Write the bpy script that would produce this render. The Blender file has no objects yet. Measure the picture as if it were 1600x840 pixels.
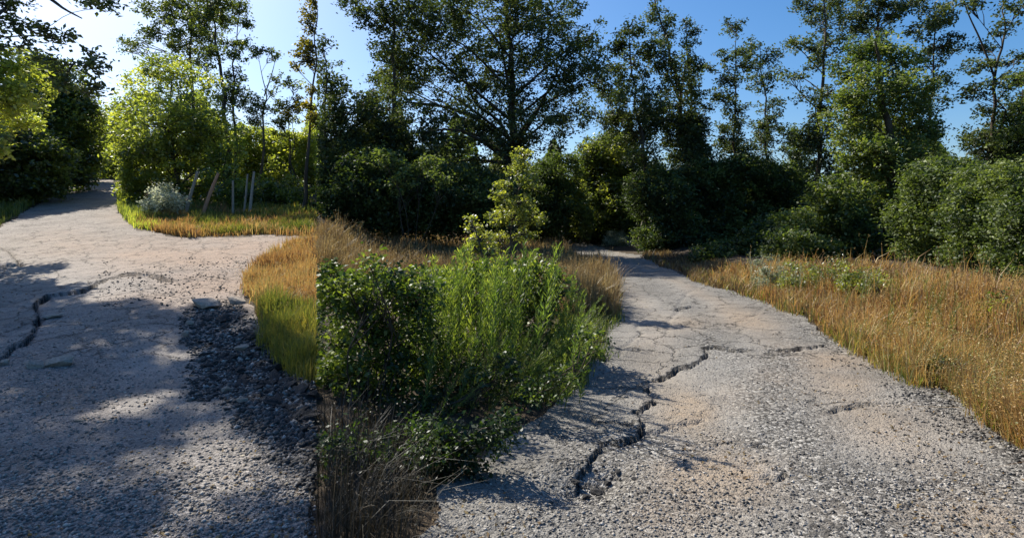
import bpy, math, random
import numpy as np
from mathutils import Vector
random.seed(7)
rng = np.random.default_rng(7)
S = bpy.context.scene
COL = S.collection

# ------------------------------------------------------------------ camera, sky, sun, exposure
F = 900.0           # focal length in photograph pixels (photograph is 1600 wide)
HOR = 345.0         # row of the horizon
EYE = 1.6
cam = bpy.data.cameras.new('camera')
co = bpy.data.objects.new('camera', cam); COL.objects.link(co)
co.location = (0, 0, EYE); co.rotation_euler = (math.radians(90), 0, 0)
cam.sensor_width = 36.0; cam.lens = 36.0 * F / 1600.0
cam.shift_y = -(420 - HOR) / 1600.0
cam.clip_start = 0.05; cam.clip_end = 6000
S.camera = co
SUN_AZ, SUN_EL = math.radians(-45), math.radians(42)
W = bpy.data.worlds.new('World'); S.world = W; W.use_nodes = True
wn = W.node_tree.nodes; wl = W.node_tree.links
sky = wn.new('ShaderNodeTexSky'); sky.sky_type = 'NISHITA'; sky.sun_disc = False
sky.sun_elevation = SUN_EL; sky.sun_rotation = SUN_AZ
sky.air_density = 1.0; sky.dust_density = 1.8; sky.ozone_density = 4.0; sky.altitude = 300
bg = wn['Background']; bg.inputs['Strength'].default_value = 0.084
hs = wn.new('ShaderNodeHueSaturation'); hs.inputs['Saturation'].default_value = 1.3
wl.new(sky.outputs[0], hs.inputs['Color']); wl.new(hs.outputs[0], bg.inputs[0])
sl = bpy.data.lights.new('sun', 'SUN'); sl.energy = 4.9; sl.angle = math.radians(0.53); sl.color = (1.0, 0.91, 0.77)
so = bpy.data.objects.new('sun', sl); COL.objects.link(so)
SUND = np.array([math.sin(SUN_AZ) * math.cos(SUN_EL), math.cos(SUN_AZ) * math.cos(SUN_EL), math.sin(SUN_EL)])
so.rotation_euler = Vector(SUND).to_track_quat('Z', 'Y').to_euler()
so.location = Vector(SUND) * 60
S.view_settings.view_transform = 'Standard'; S.view_settings.look = 'None'
S.view_settings.exposure = 0.95; S.view_settings.gamma = 1.0
S.cycles.max_bounces = 8; S.cycles.diffuse_bounces = 5; S.cycles.transmission_bounces = 6

# ------------------------------------------------------------------ numeric helpers
def hash2(ix, iy, s):
    h = (ix.astype(np.int64) * 374761393 + iy.astype(np.int64) * 668265263 + s * 2147483647 // 7) & 0x7fffffff
    h = ((h ^ (h >> 13)) * 1274126177) & 0x7fffffff
    return ((h ^ (h >> 16)) & 0xffff) / 65535.0
def vnoise(x, y, s=0):
    ix = np.floor(x); iy = np.floor(y); fx = x - ix; fy = y - iy
    fx = fx * fx * (3 - 2 * fx); fy = fy * fy * (3 - 2 * fy)
    a = hash2(ix, iy, s); b = hash2(ix + 1, iy, s); c = hash2(ix, iy + 1, s); d = hash2(ix + 1, iy + 1, s)
    return a + (b - a) * fx + (c - a) * fy + (a - b - c + d) * fx * fy
def fbm(x, y, s=0, o=4):
    v = 0; a = 0.5; t = 0
    for i in range(o):
        v = v + a * vnoise(x * 2 ** i + 17.3 * i, y * 2 ** i - 9.1 * i, s + i); t += a; a *= .55
    return v / t
def sstep(a, b, x):
    t = np.clip((x - a) / (b - a), 0, 1); return t * t * (3 - 2 * t)
def inpoly(px, py, poly):
    r = np.zeros(px.shape, bool); n = len(poly)
    for i in range(n):
        x1, y1 = poly[i]; x2, y2 = poly[(i + 1) % n]
        if y1 == y2: continue
        c = ((y1 > py) != (y2 > py)) & (px < (x2 - x1) * (py - y1) / (y2 - y1) + x1)
        r ^= c
    return r

# ------------------------------------------------------------------ terrain
ZL = np.array([[0, 0], [3, 0], [6, .12], [9.5, .39], [12.5, .72], [16, 1.15], [22, 1.97], [28, 2.9], [35, 4.1], [40, 4.55], [60, 4.7], [5000, 4.7]])
ZR = np.array([[0, 0], [14, 0], [26, .05], [36, .2], [45, .4], [60, .95], [100, 2.0], [5000, 2.0]])
RE = np.array([[0, 3.0], [3, 3.4], [4.17, 3.7], [5.5, 4.05], [8.2, 4.57], [10.7, 5.0], [13.1, 5.2], [16, 5.35], [24, 5.9], [30, 6.1], [40, 5.6], [60, 5]])
def zground(x, y):
    x = np.asarray(x, float); y = np.asarray(y, float)
    yy = np.maximum(y, .5); u = x / yy
    w = 1 - sstep(-.345, -.22, u); w = .82 * w + .18 * (1 - sstep(-.3, .06, u))
    z = w * np.interp(yy, ZL[:, 0], ZL[:, 1]) + (1 - w) * np.interp(yy, ZR[:, 0], ZR[:, 1])
    s = x - np.interp(yy, RE[:, 0], RE[:, 1])
    z = z + (.42 * sstep(.25, 2.2, s) - .15 * sstep(3, 9, s)) * sstep(2, 8, yy)
    z = z + .09 * (fbm(x * .35, y * .35, 3, 3) - .5) * sstep(2, 8, yy)
    return z
# table: photograph pixel -> ground distance along that line of sight
UB = np.linspace(-1.6, 1.6, 801); DB = np.concatenate([np.geomspace(1.2, 70, 900)])
uu, dd = np.meshgrid(UB, DB, indexing='ij')
zz = zground(uu * dd, dd)
ROWT = HOR + F * (EYE - zz) / dd
ROWS = np.arange(250, 1500)
DMAP = np.zeros((len(UB), len(ROWS)))
for i in range(len(UB)):
    r = np.minimum.accumulate(ROWT[i])
    DMAP[i] = np.interp(ROWS, r[::-1], DB[::-1])
def gpa(c, r):                                    # arrays of pixels -> ground points
    u = (np.asarray(c, float) - 800) / F
    i = np.clip(np.round((u + 1.6) / 3.2 * 800).astype(int), 0, 800)
    q = np.clip(np.asarray(r, float) - 250, 0, len(ROWS) - 1.001); j = q.astype(int); f = q - j
    d = DMAP[i, j] * (1 - f) + DMAP[i, j + 1] * f
    return np.stack([u * d, d, zground(u * d, d)], -1)
def gp(c, r): return gpa(np.array([c]), np.array([r]))[0]
def at(c, r, d): return np.array([(c - 800) / F * d, d, EYE + (HOR - r) / F * d])
SEAM = (495.5 - 800) / F                          # vertical plane through the eye; leaves, grass and gravel are clipped along it
def keep(P, side):
    u = P[..., 0] / np.maximum(P[..., 1], .3)
    if side == 'R': return u > SEAM + .0003
    if side == 'L': return u < SEAM - .0003
    return np.ones(u.shape, bool)

# ------------------------------------------------------------------ mesh helpers
class MB:
    def __init__(s): s.v = []; s.f = []; s.t = []; s.n = 0
    def add(s, v, f, t=None):
        v = np.asarray(v, float).reshape(-1, 3)
        s.v.append(v); s.f.append(np.asarray(f) + s.n); s.n += len(v)
        s.t.append(np.full(len(v), .5) if t is None else np.broadcast_to(np.asarray(t, float), (len(v),)).copy())
def mesh(name, mb, mat, smooth=False, off=None):
    me = bpy.data.meshes.new(name)
    V = np.concatenate(mb.v) if mb.v else np.zeros((0, 3)); T = np.concatenate(mb.t) if mb.t else np.zeros(0)
    if off is not None: V = V - np.asarray(off)
    loops = []; tot = []
    for f in mb.f:
        f = np.asarray(f)
        if f.size == 0: continue
        loops.append(f.reshape(-1)); tot.append(np.full(len(f), f.shape[1]))
    L = np.concatenate(loops); tot = np.concatenate(tot); st = np.concatenate([[0], np.cumsum(tot)[:-1]])
    me.vertices.add(len(V)); me.vertices.foreach_set('co', V.astype(np.float32).ravel())
    me.loops.add(len(L)); me.loops.foreach_set('vertex_index', L.astype(np.int32))
    me.polygons.add(len(tot)); me.polygons.foreach_set('loop_start', st.astype(np.int32)); me.polygons.foreach_set('loop_total', tot.astype(np.int32))
    if smooth: me.polygons.foreach_set('use_smooth', np.ones(len(tot), bool))
    a = me.attributes.new('tint', 'FLOAT', 'POINT'); a.data.foreach_set('value', T.astype(np.float32))
    me.update(calc_edges=True); me.validate()
    me.materials.append(mat)
    return me
def link(name, me, parent=None, loc=(0, 0, 0)):
    o = bpy.data.objects.new(name, me); COL.objects.link(o); o.location = loc
    if parent: o.parent = parent
    return o
def thing(name, label, cat, loc, group=None):
    o = bpy.data.objects.new(name, None); COL.objects.link(o); o.location = loc; o.empty_display_size = .2
    o['label'] = label; o['category'] = cat
    if group: o['group'] = group
    return o
def tag(o, label=None, cat=None, group=None, kind=None):
    for k, v in (('label', label), ('category', cat), ('group', group), ('kind', kind)):
        if v: o[k] = v
    return o
def dup(o, loc, rz, sc, label, group=None):
    r = o.copy(); COL.objects.link(r); r.location = loc; r.rotation_euler = (0, 0, rz); r.scale = sc if isinstance(sc, tuple) else (sc, sc, sc)
    r['label'] = label
    if group: r['group'] = group
    for ch in list(o.children):
        c = ch.copy(); COL.objects.link(c); c.parent = r
    return r
def unit(a): return a / np.maximum(np.linalg.norm(a, axis=-1, keepdims=True), 1e-9)
def tube(mb, P, R, m=6, t=.5):
    P = np.asarray(P, float); R = np.asarray(R, float); k = len(P)
    T = unit(np.gradient(P, axis=0)); ref = np.array([.31, .91, .27]); A = unit(np.cross(T, ref)); B = np.cross(T, A)
    an = np.arange(m) / m * 2 * np.pi
    V = P[:, None] + R[:, None, None] * (np.cos(an)[None, :, None] * A[:, None] + np.sin(an)[None, :, None] * B[:, None])
    q = []
    i = np.arange(m); j = (i + 1) % m
    for r in range(k - 1): q.append(np.stack([r * m + i, r * m + j, (r + 1) * m + j, (r + 1) * m + i], 1))
    mb.add(V.reshape(-1, 3), np.concatenate(q), t)
def bez(P, n):                                    # smooth polyline
    P = np.asarray(P, float); k = len(P); t = np.linspace(0, k - 1, n)
    Q = np.concatenate([[2 * P[0] - P[1]], P, [2 * P[-1] - P[-2]]])
    i = np.minimum(t.astype(int), k - 2); f = (t - i)[:, None]
    a, b, c, d = Q[i], Q[i + 1], Q[i + 2], Q[i + 3]
    return .5 * (2 * b + (c - a) * f + (2 * a - 5 * b + 4 * c - d) * f ** 2 + (3 * b - a - 3 * c + d) * f ** 3)
def leaves(mb, C, L, tint, wid=.55, up=.5, droop=.2):
    n = len(C)
    if n == 0: return
    a = rng.normal(size=(n, 3)); a[:, 2] = a[:, 2] * .6 - droop; a = unit(a)
    nn = rng.normal(size=(n, 3)); nn[:, 2] = np.abs(nn[:, 2]) + up; b = unit(np.cross(nn, a)); nn = np.cross(a, b)
    L = np.broadcast_to(L, (n,))[:, None]; Wd = L * wid * rng.uniform(.75, 1.2, (n, 1)); fo = nn * Wd * rng.uniform(-.05, .3, (n, 1))
    V = np.stack([C - a * L * .5, C + b * Wd * .5 + fo - a * L * .04, C + a * L * .5, C - b * Wd * .5 + fo - a * L * .04], 1)
    mb.add(V.reshape(-1, 3), np.arange(n * 4).reshape(n, 4), np.repeat(tint, 4))

# ------------------------------------------------------------------ materials
def newmat(name):
    m = bpy.data.materials.new(name); m.use_nodes = True; nt = m.node_tree; nt.nodes.clear()
    return m, nt.nodes, nt.links, nt.nodes.new('ShaderNodeOutputMaterial')
def ramp(N, stops, interp='LINEAR'):
    r = N.new('ShaderNodeValToRGB'); r.color_ramp.interpolation = interp; e = r.color_ramp.elements
    while len(e) < len(stops): e.new(.5)
    for k, (p, c) in enumerate(stops): e[k].position = p; e[k].color = (*c, 1)
    return r
def leafmat(name, stops, trans=.35, gloss=.03, rough=.5, tmul=(1.25, 1.35, .6)):
    m, N, K, out = newmat(name)
    at_ = N.new('ShaderNodeAttribute'); at_.attribute_name = 'tint'
    r = ramp(N, stops); K.new(at_.outputs['Fac'], r.inputs[0])
    d = N.new('ShaderNodeBsdfDiffuse'); K.new(r.outputs[0], d.inputs[0])
    mul = N.new('ShaderNodeMix'); mul.data_type = 'RGBA'; mul.blend_type = 'MULTIPLY'; mul.inputs[0].default_value = 1
    K.new(r.outputs[0], mul.inputs[6]); mul.inputs[7].default_value = (*tmul, 1)
    t = N.new('ShaderNodeBsdfTranslucent'); K.new(mul.outputs[2], t.inputs[0])
    x = N.new('ShaderNodeMixShader'); x.inputs[0].default_value = trans; K.new(d.outputs[0], x.inputs[1]); K.new(t.outputs[0], x.inputs[2])
    g = N.new('ShaderNodeBsdfGlossy'); g.inputs['Roughness'].default_value = rough; g.inputs[0].default_value = (.9, .95, 1, 1)
    y = N.new('ShaderNodeMixShader'); y.inputs[0].default_value = gloss; K.new(x.outputs[0], y.inputs[1]); K.new(g.outputs[0], y.inputs[2])
    K.new(y.outputs[0], out.inputs[0]); return m
M = {}
M['oak'] = leafmat('oak_leaf', [(0, (.022, .036, .013)), (.5, (.062, .085, .028)), (1, (.15, .175, .055))], .38, .035, .6)
M['ivy'] = leafmat('ivy_leaf', [(0, (.035, .06, .016)), (.5, (.10, .14, .03)), (1, (.22, .25, .06))], .48, .04, .6)
M['under'] = leafmat('undergrowth_leaf', [(0, (.03, .048, .015)), (.5, (.085, .12, .032)), (1, (.18, .22, .06))], .40, .03, .6)
M['fresh'] = leafmat('fresh_leaf', [(0, (.05, .07, .018)), (.5, (.16, .19, .04)), (1, (.34, .34, .07))], .6, .06, .45)
M['young'] = leafmat('young_leaf', [(0, (.08, .11, .024)), (.5, (.23, .27, .055)), (1, (.46, .46, .09))], .68, .07, .45)
M['yellow'] = leafmat('yellow_leaf', [(0, (.05, .05, .012)), (.5, (.17, .15, .02)), (1, (.36, .26, .025))], .52, .05)
M['pale'] = leafmat('pale_leaf', [(0, (.16, .18, .10)), (.5, (.38, .41, .28)), (1, (.62, .64, .52))], .45, .06, .5, (1, 1.05, .85))
M['bramble'] = leafmat('bramble_leaf', [(0, (.015, .03, .008)), (.5, (.06, .10, .018)), (1, (.20, .24, .045))], .48, .03, .45)
M['weed'] = leafmat('weed_leaf', [(0, (.035, .065, .016)), (.5, (.13, .19, .04)), (1, (.30, .33, .07))], .55, .035)
M['gold'] = leafmat('dry_grass_blade', [(0, (.15, .08, .035)), (.3, (.32, .175, .065)), (.65, (.50, .32, .11)), (.85, (.49, .38, .155)), (1, (.20, .23, .06))], .42, .03, .5, (1.05, 1.0, .8))
M['brown'] = leafmat('brown_grass_blade', [(0, (.07, .045, .025)), (.5, (.18, .12, .055)), (1, (.32, .25, .11))], .4, .03, .5, (1.05, 1.0, .85))
M['green'] = leafmat('green_grass_blade', [(0, (.06, .09, .02)), (.5, (.15, .18, .035)), (1, (.34, .27, .06))], .48, .03, .5, (1.15, 1.15, .7))
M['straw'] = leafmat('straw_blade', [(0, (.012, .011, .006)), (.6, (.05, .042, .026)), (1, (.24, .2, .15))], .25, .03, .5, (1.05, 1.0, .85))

def solid(name, stops, scale, rough=.9, bump=.3, detail=6, vor=0, stretch=(1, 1, 1)):
    m, N, K, out = newmat(name)
    tc = N.new('ShaderNodeTexCoord'); mp = N.new('ShaderNodeMapping'); mp.inputs['Scale'].default_value = stretch
    K.new(tc.outputs['Object'], mp.inputs[0])
    n = N.new('ShaderNodeTexNoise'); n.inputs['Scale'].default_value = scale; n.inputs['Detail'].default_value = detail; n.inputs['Roughness'].default_value = .65
    K.new(mp.outputs[0], n.inputs[0])
    at_ = N.new('ShaderNodeAttribute'); at_.attribute_name = 'tint'
    ad = N.new('ShaderNodeMath'); ad.operation = 'ADD'; K.new(n.outputs[0], ad.inputs[0]); K.new(at_.outputs['Fac'], ad.inputs[1])
    sb = N.new('ShaderNodeMath'); sb.operation = 'SUBTRACT'; K.new(ad.outputs[0], sb.inputs[0]); sb.inputs[1].default_value = .5
    r = ramp(N, stops); K.new(sb.outputs[0], r.inputs[0])
    p = N.new('ShaderNodeBsdfPrincipled'); p.inputs['Roughness'].default_value = rough; p.inputs['Specular IOR Level'].default_value = .25
    K.new(r.outputs[0], p.inputs['Base Color'])
    b = N.new('ShaderNodeBump'); b.inputs['Strength'].default_value = bump; b.inputs['Distance'].default_value = .02
    K.new(n.outputs[0], b.inputs['Height']); K.new(b.outputs[0], p.inputs['Normal'])
    K.new(p.outputs[0], out.inputs[0]); return m
M['bark'] = solid('dark_bark', [(.2, (.022, .017, .012)), (.5, (.06, .047, .035)), (.8, (.13, .11, .085))], 9, .95, .8, 6, 0, (1, 1, .25))
M['palebark'] = solid('pale_bark', [(.2, (.05, .04, .03)), (.5, (.13, .105, .08)), (.8, (.24, .2, .16))], 9, .95, .6, 6, 0, (1, 1, .25))
M['stone'] = solid('pale_limestone', [(.2, (.16, .14, .12)), (.5, (.30, .265, .225)), (.8, (.44, .40, .35))], 11, .9, .9)
M['chunk'] = solid('broken_asphalt', [(.2, (.015, .015, .016)), (.5, (.04, .04, .042)), (.8, (.10, .098, .095))], 30, .85, .8)
M['grit'] = solid('loose_gravel_stone', [(.1, (.06, .058, .055)), (.45, (.20, .19, .18)), (.75, (.36, .34, .31)), (1, (.55, .52, .48))], 20, .85, .2)
M['darkgrit'] = solid('dark_gravel_stone', [(.1, (.02, .02, .021)), (.5, (.06, .06, .06)), (.8, (.15, .145, .14)), (1, (.45, .43, .4))], 20, .8, .2)
M['greypost'] = solid('grey_weathered_wood', [(.2, (.16, .14, .12)), (.5, (.30, .27, .23)), (.8, (.42, .39, .34))], 8, .9, .4, 5, 0, (6, 6, .5))
M['redpost'] = solid('reddish_weathered_wood', [(.2, (.20, .12, .08)), (.5, (.36, .22, .15)), (.8, (.48, .33, .24))], 8, .9, .4, 5, 0, (6, 6, .5))

def roadmat(name, c_fine, c_dark, c_light, c_dirt, cs=95.0):
    # attributes: dirt (tan soil film), loose (dark loose gravel), tint (worn / polished asphalt)
    m, N, K, out = newmat(name)
    g = N.new('ShaderNodeNewGeometry')
    def noise(sc, det=5, ro=.6):
        n = N.new('ShaderNodeTexNoise'); n.inputs['Scale'].default_value = sc; n.inputs['Detail'].default_value = det; n.inputs['Roughness'].default_value = ro
        K.new(g.outputs['Position'], n.inputs[0]); return n
    def attr(a):
        n = N.new('ShaderNodeAttribute'); n.attribute_name = a; return n.outputs['Fac']
    def mixc(f, a, b):
        x = N.new('ShaderNodeMix'); x.data_type = 'RGBA'
        if isinstance(f, float): x.inputs[0].default_value = f
        else: K.new(f, x.inputs[0])
        for s, v in ((6, a), (7, b)):
            if isinstance(v, tuple): x.inputs[s].default_value = (*v, 1)
            else: K.new(v, x.inputs[s])
        return x.outputs[2]
    def math_(op, a, b):
        x = N.new('ShaderNodeMath'); x.operation = op; x.use_clamp = True
        for s, v in ((0, a), (1, b)):
            if isinstance(v, (int, float)): x.inputs[s].default_value = v
            else: K.new(v, x.inputs[s])
        return x.outputs[0]
    v = N.new('ShaderNodeTexVoronoi'); v.inputs['Scale'].default_value = cs; v.inputs['Randomness'].default_value = 1; K.new(g.outputs['Position'], v.inputs[0])
    v2 = N.new('ShaderNodeTexVoronoi'); v2.inputs['Scale'].default_value = cs * .5; K.new(g.outputs['Position'], v2.inputs[0])
    sep = N.new('ShaderNodeSeparateColor'); K.new(v.outputs['Color'], sep.inputs[0])
    sep2 = N.new('ShaderNodeSeparateColor'); K.new(v2.outputs['Color'], sep2.inputs[0])
    big = noise(1.1, 6); mid = noise(7, 6, .7)
    fr = ramp(N, [(.0, c_dark), (.32, c_fine), (.72, c_fine), (1, c_light)]); K.new(sep.outputs[0], fr.inputs[0])
    base = fr.outputs[0]
    wear = ramp(N, [(.35, (0, 0, 0)), (.65, (1, 1, 1))]); K.new(mid.outputs[0], wear.inputs[0])
    base = mixc(math_('MULTIPLY', wear.outputs[0], .45), base, c_light)
    dk = ramp(N, [(.38, (1, 1, 1)), (.55, (0, 0, 0))]); K.new(big.outputs[0], dk.inputs[0])
    base = mixc(math_('MULTIPLY', dk.outputs[0], .45), base, c_dark)
    base = mixc(math_('MULTIPLY', attr('worn'), .75), base, tuple(min(1, x * 1.25) for x in c_light))
    # loose gravel: coarse cells, many dark
    lr = ramp(N, [(0, tuple(x * .35 for x in c_dark)), (.35, c_dark), (.6, c_fine), (.9, c_light), (1, tuple(min(1, x * 1.5) for x in c_light))]); K.new(sep2.outputs[0], lr.inputs[0])
    lm = math_('MULTIPLY', attr('loose'), math_('ADD', wear.outputs[0], .55))
    base = mixc(lm, base, lr.outputs[0])
    dm = math_('MULTIPLY', attr('dirt'), math_('ADD', math_('SUBTRACT', 1.25, lm), -.1))
    dcol = ramp(N, [(.3, tuple(x * .7 for x in c_dirt)), (.7, c_dirt)]); K.new(noise(25, 4).outputs[0], dcol.inputs[0])
    base = mixc(math_('MULTIPLY', dm, math_('ADD', math_('MULTIPLY', mid.outputs[0], 1.1), .2)), base, dcol.outputs[0])
    # scattered dark pebbles / pits
    pit = math_('GREATER_THAN', sep2.outputs[1], .93)
    base = mixc(math_('MULTIPLY', pit, .55), base, tuple(x * .5 for x in c_dark))
    # hairline cracks
    cr = N.new('ShaderNodeTexVoronoi'); cr.feature = 'DISTANCE_TO_EDGE'; cr.inputs['Scale'].default_value = 1.5
    wv = N.new('ShaderNodeVectorMath'); wv.operation = 'MULTIPLY_ADD'; nz = noise(3.5, 5)
    K.new(nz.outputs[1], wv.inputs[0]); wv.inputs[1].default_value = (.5, .5, .5); K.new(g.outputs['Position'], wv.inputs[2]); K.new(wv.outputs[0], cr.inputs[0])
    cl = ramp(N, [(0, (1, 1, 1)), (.028, (0, 0, 0))]); K.new(cr.outputs['Distance'], cl.inputs[0])
    cm = math_('MULTIPLY', math_('MULTIPLY', cl.outputs[0], attr('crack')), math_('ADD', wear.outputs[0], .3))
    base = mixc(math_('MULTIPLY', cm, .8), base, (.015, .014, .013))
    base = mixc(math_('MULTIPLY', attr('shade_bitumen'), .9), base, (.012, .0115, .011))  # near-black: shade painted into the crack lips, bare bitumen on the rubble ground
    p = N.new('ShaderNodeBsdfPrincipled'); p.inputs['Roughness'].default_value = .88; p.inputs['Specular IOR Level'].default_value = .25
    K.new(base, p.inputs['Base Color'])
    h1 = math_('MULTIPLY', v.outputs['Distance'], 1.0)
    h = N.new('ShaderNodeMath'); h.operation = 'MULTIPLY_ADD'; K.new(v2.outputs['Distance'], h.inputs[0]); h.inputs[1].default_value = 1.2; K.new(h1, h.inputs[2])
    h3 = N.new('ShaderNodeMath'); h3.operation = 'MULTIPLY_ADD'; K.new(cm, h3.inputs[0]); h3.inputs[1].default_value = 3.0; K.new(h.outputs[0], h3.inputs[2])
    b = N.new('ShaderNodeBump'); b.invert = True; b.inputs['Strength'].default_value = .75; b.inputs['Distance'].default_value = .009
    K.new(h3.outputs[0], b.inputs['Height']); K.new(b.outputs[0], p.inputs['Normal'])
    K.new(p.outputs[0], out.inputs[0]); return m
M['roadR'] = roadmat('old_grey_asphalt', (.165, .16, .15), (.07, .069, .066), (.27, .265, .25), (.31, .24, .17))
M['roadL'] = roadmat('broken_asphalt_and_gravel', (.20, .185, .175), (.085, .082, .08), (.33, .31, .29), (.38, .27, .20))
M['soil'] = solid('dry_soil', [(.25, (.022, .017, .012)), (.5, (.05, .038, .026)), (.8, (.12, .09, .06))], 5, .95, .6)

# ------------------------------------------------------------------ ground sheet, split into ground and the two roads
U = np.concatenate([-np.geomspace(5, .96, 40)[:-1], np.arange(-.955, .956, .0036), np.geomspace(.96, 5, 40)[1:]])
D = [.8]
while D[-1] < 3500:
    d = D[-1]; D.append(d * (1.02 if d < 2.4 else 1.0062 if d < 13 else 1.018 if d < 60 else 1.09))
D = np.array(D)
u2, d2 = np.meshgrid(U, D, indexing='ij')
X = u2 * d2; Y = d2; Z = zground(X, Y)
PC = u2 * F + 800; PR = HOR + F * (EYE - Z) / d2          # where each ground point lies in the photograph
jx = (fbm(X * 1.6, Y * 1.6, 11, 4) - .5); jy = (fbm(X * 1.6, Y * 1.6, 31, 4) - .5)
jit = 26 * 6 / np.maximum(d2, 3)
PCj = PC + jx * jit * 1.3; PRj = PR + jy * jit * .8
ROAD_R = [(600, 2500), (636, 900), (650, 840), (680, 765), (800, 680), (900, 602), (942, 540), (962, 480), (960, 440), (925, 412), (896, 394), (880, 380), (868, 366), (872, 358), (905, 356), (915, 362), (912, 376), (960, 392), (1010, 400), (1030, 412), (1090, 437), (1160, 455), (1230, 480), (1300, 520), (1400, 580), (1480, 606), (1540, 650), (1600, 690), (1820, 825), (2600, 1300), (5000, 2500)]
ROAD_L = [(-3500, 2500), (-900, 620), (-400, 470), (-120, 400), (0, 352), (60, 316), (128, 281), (178, 276), (184, 300), (188, 330), (215, 358), (300, 372), (420, 366), (494, 366), (494, 376), (450, 384), (405, 410), (385, 440), (388, 470), (405, 492), (440, 545), (475, 585), (494, 600), (494, 2500)]
inR = inpoly(PCj, PRj, ROAD_R) & (u2 > SEAM) & (d2 < 70)
inL = inpoly(PCj, PRj, ROAD_L) & (u2 < SEAM) & (d2 < 37)

jx2 = fbm(X * 9, Y * 9, 111, 3) - .5; jy2 = fbm(X * 9, Y * 9, 131, 3) - .5
def polyd(P):                                              # pixels of a crack -> signed distance on the ground (+ on its left)
    W_ = gpa(np.array([p[0] for p in P]), np.array([p[1] for p in P]))[:, :2]
    best = np.full(X.shape, 1e9); sgn = np.ones(X.shape); endd = np.zeros(X.shape)
    xx = X + jx * .26 + jx2 * .09; yy = Y + jy * .26 + jy2 * .09
    for i in range(len(W_) - 1):
        a, b = W_[i], W_[i + 1]; ab = b - a; l2 = ab @ ab
        t = ((xx - a[0]) * ab[0] + (yy - a[1]) * ab[1]) / l2; tc = np.clip(t, 0, 1)
        dx = xx - a[0] - tc * ab[0]; dy = yy - a[1] - tc * ab[1]; ds = np.hypot(dx, dy)
        m = ds < best; best = np.where(m, ds, best)
        sgn = np.where(m, np.sign(ab[0] * (yy - a[1]) - ab[1] * (xx - a[0])), sgn)
        e = np.zeros(X.shape)
        if i == 0: e = np.where(t < 0, ds, e)
        if i == len(W_) - 2: e = np.where(t > 1, ds, e)
        endd = np.where(m, e, endd)
    return best, sgn, endd
dz = np.zeros(X.shape); slab = np.zeros(X.shape); shade_bitumen = np.zeros(X.shape)
def lip(P, h, back, flip=1, low=.6, fa=1.):
    global dz, slab, shade_bitumen
    b, s, e = polyd(P); s = s * flip
    end = np.exp(-(e / .12) ** 2); h0 = h; vn = fbm(X * 2.6, Y * 2.6, 77, 3); h = h * np.clip(2.6 * (vn - .5) + 1.0, .12, 1.5)
    dz = dz + end * np.where(s > 0, h * np.exp(-b / back), -low * h * np.exp(-b / .25) - 2.0 * h * np.exp(-(b / np.maximum(.018, Y * .0036)) ** 2))
    shade_bitumen = np.maximum(shade_bitumen, fa * end * np.exp(-(b / (np.maximum(.010, Y * .0022) * (.3 + h / h0))) ** 2) * sstep(.25, .7, h / h0))  # dark band along the lip, painted as the crack's shade
    slab = np.maximum(slab, end * (s > 0) * np.exp(-b / (back * 2)))
# roads: main broken lips (slab side higher), directions chosen so that the far / left side is the slab
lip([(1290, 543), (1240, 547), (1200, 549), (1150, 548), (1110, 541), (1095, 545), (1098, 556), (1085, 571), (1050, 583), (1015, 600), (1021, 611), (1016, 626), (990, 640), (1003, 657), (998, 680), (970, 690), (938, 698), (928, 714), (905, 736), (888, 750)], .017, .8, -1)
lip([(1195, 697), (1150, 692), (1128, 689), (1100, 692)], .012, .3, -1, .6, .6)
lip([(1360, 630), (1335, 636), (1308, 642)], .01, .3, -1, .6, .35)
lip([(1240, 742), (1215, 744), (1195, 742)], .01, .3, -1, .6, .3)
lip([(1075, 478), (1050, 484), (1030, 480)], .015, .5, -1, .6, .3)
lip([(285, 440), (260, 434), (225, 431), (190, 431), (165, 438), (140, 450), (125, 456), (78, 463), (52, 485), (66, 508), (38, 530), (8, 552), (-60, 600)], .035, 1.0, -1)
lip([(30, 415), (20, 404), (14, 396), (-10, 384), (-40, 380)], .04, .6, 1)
def groove(P, h=.03, w=.02):
    global dz
    b, s, e = polyd(P); dz = dz - h * np.exp(-(b / np.maximum(w, Y * .0035)) ** 2) * np.exp(-(e / .1) ** 2)
groove([(1140, 430), (1090, 445), (1060, 470), (1040, 520)], .02)
groove([(940, 560), (955, 575), (935, 590), (900, 600)])
groove([(985, 480), (1000, 500), (990, 530), (960, 560)], .02)
groove([(880, 640), (915, 655), (960, 662), (1000, 672)], .03)
groove([(1000, 672), (1050, 660), (1090, 655)], .03)
groove([(1160, 500), (1210, 470), (1230, 500)], .015)
onroad = inR | inL
near = 1 - sstep(14, 30, Y)
rough = fbm(X * 3.2, Y * 3.2, 51, 5) - .5
fine = fbm(X * 17, Y * 17, 71, 3) - .5
dz = dz * near + onroad * (.030 * rough + .010 * fine * (1 - .5 * slab)) * near
dz = dz + (~onroad) * (.10 * rough + .03 * fine) * near - (~onroad) * .02
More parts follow.
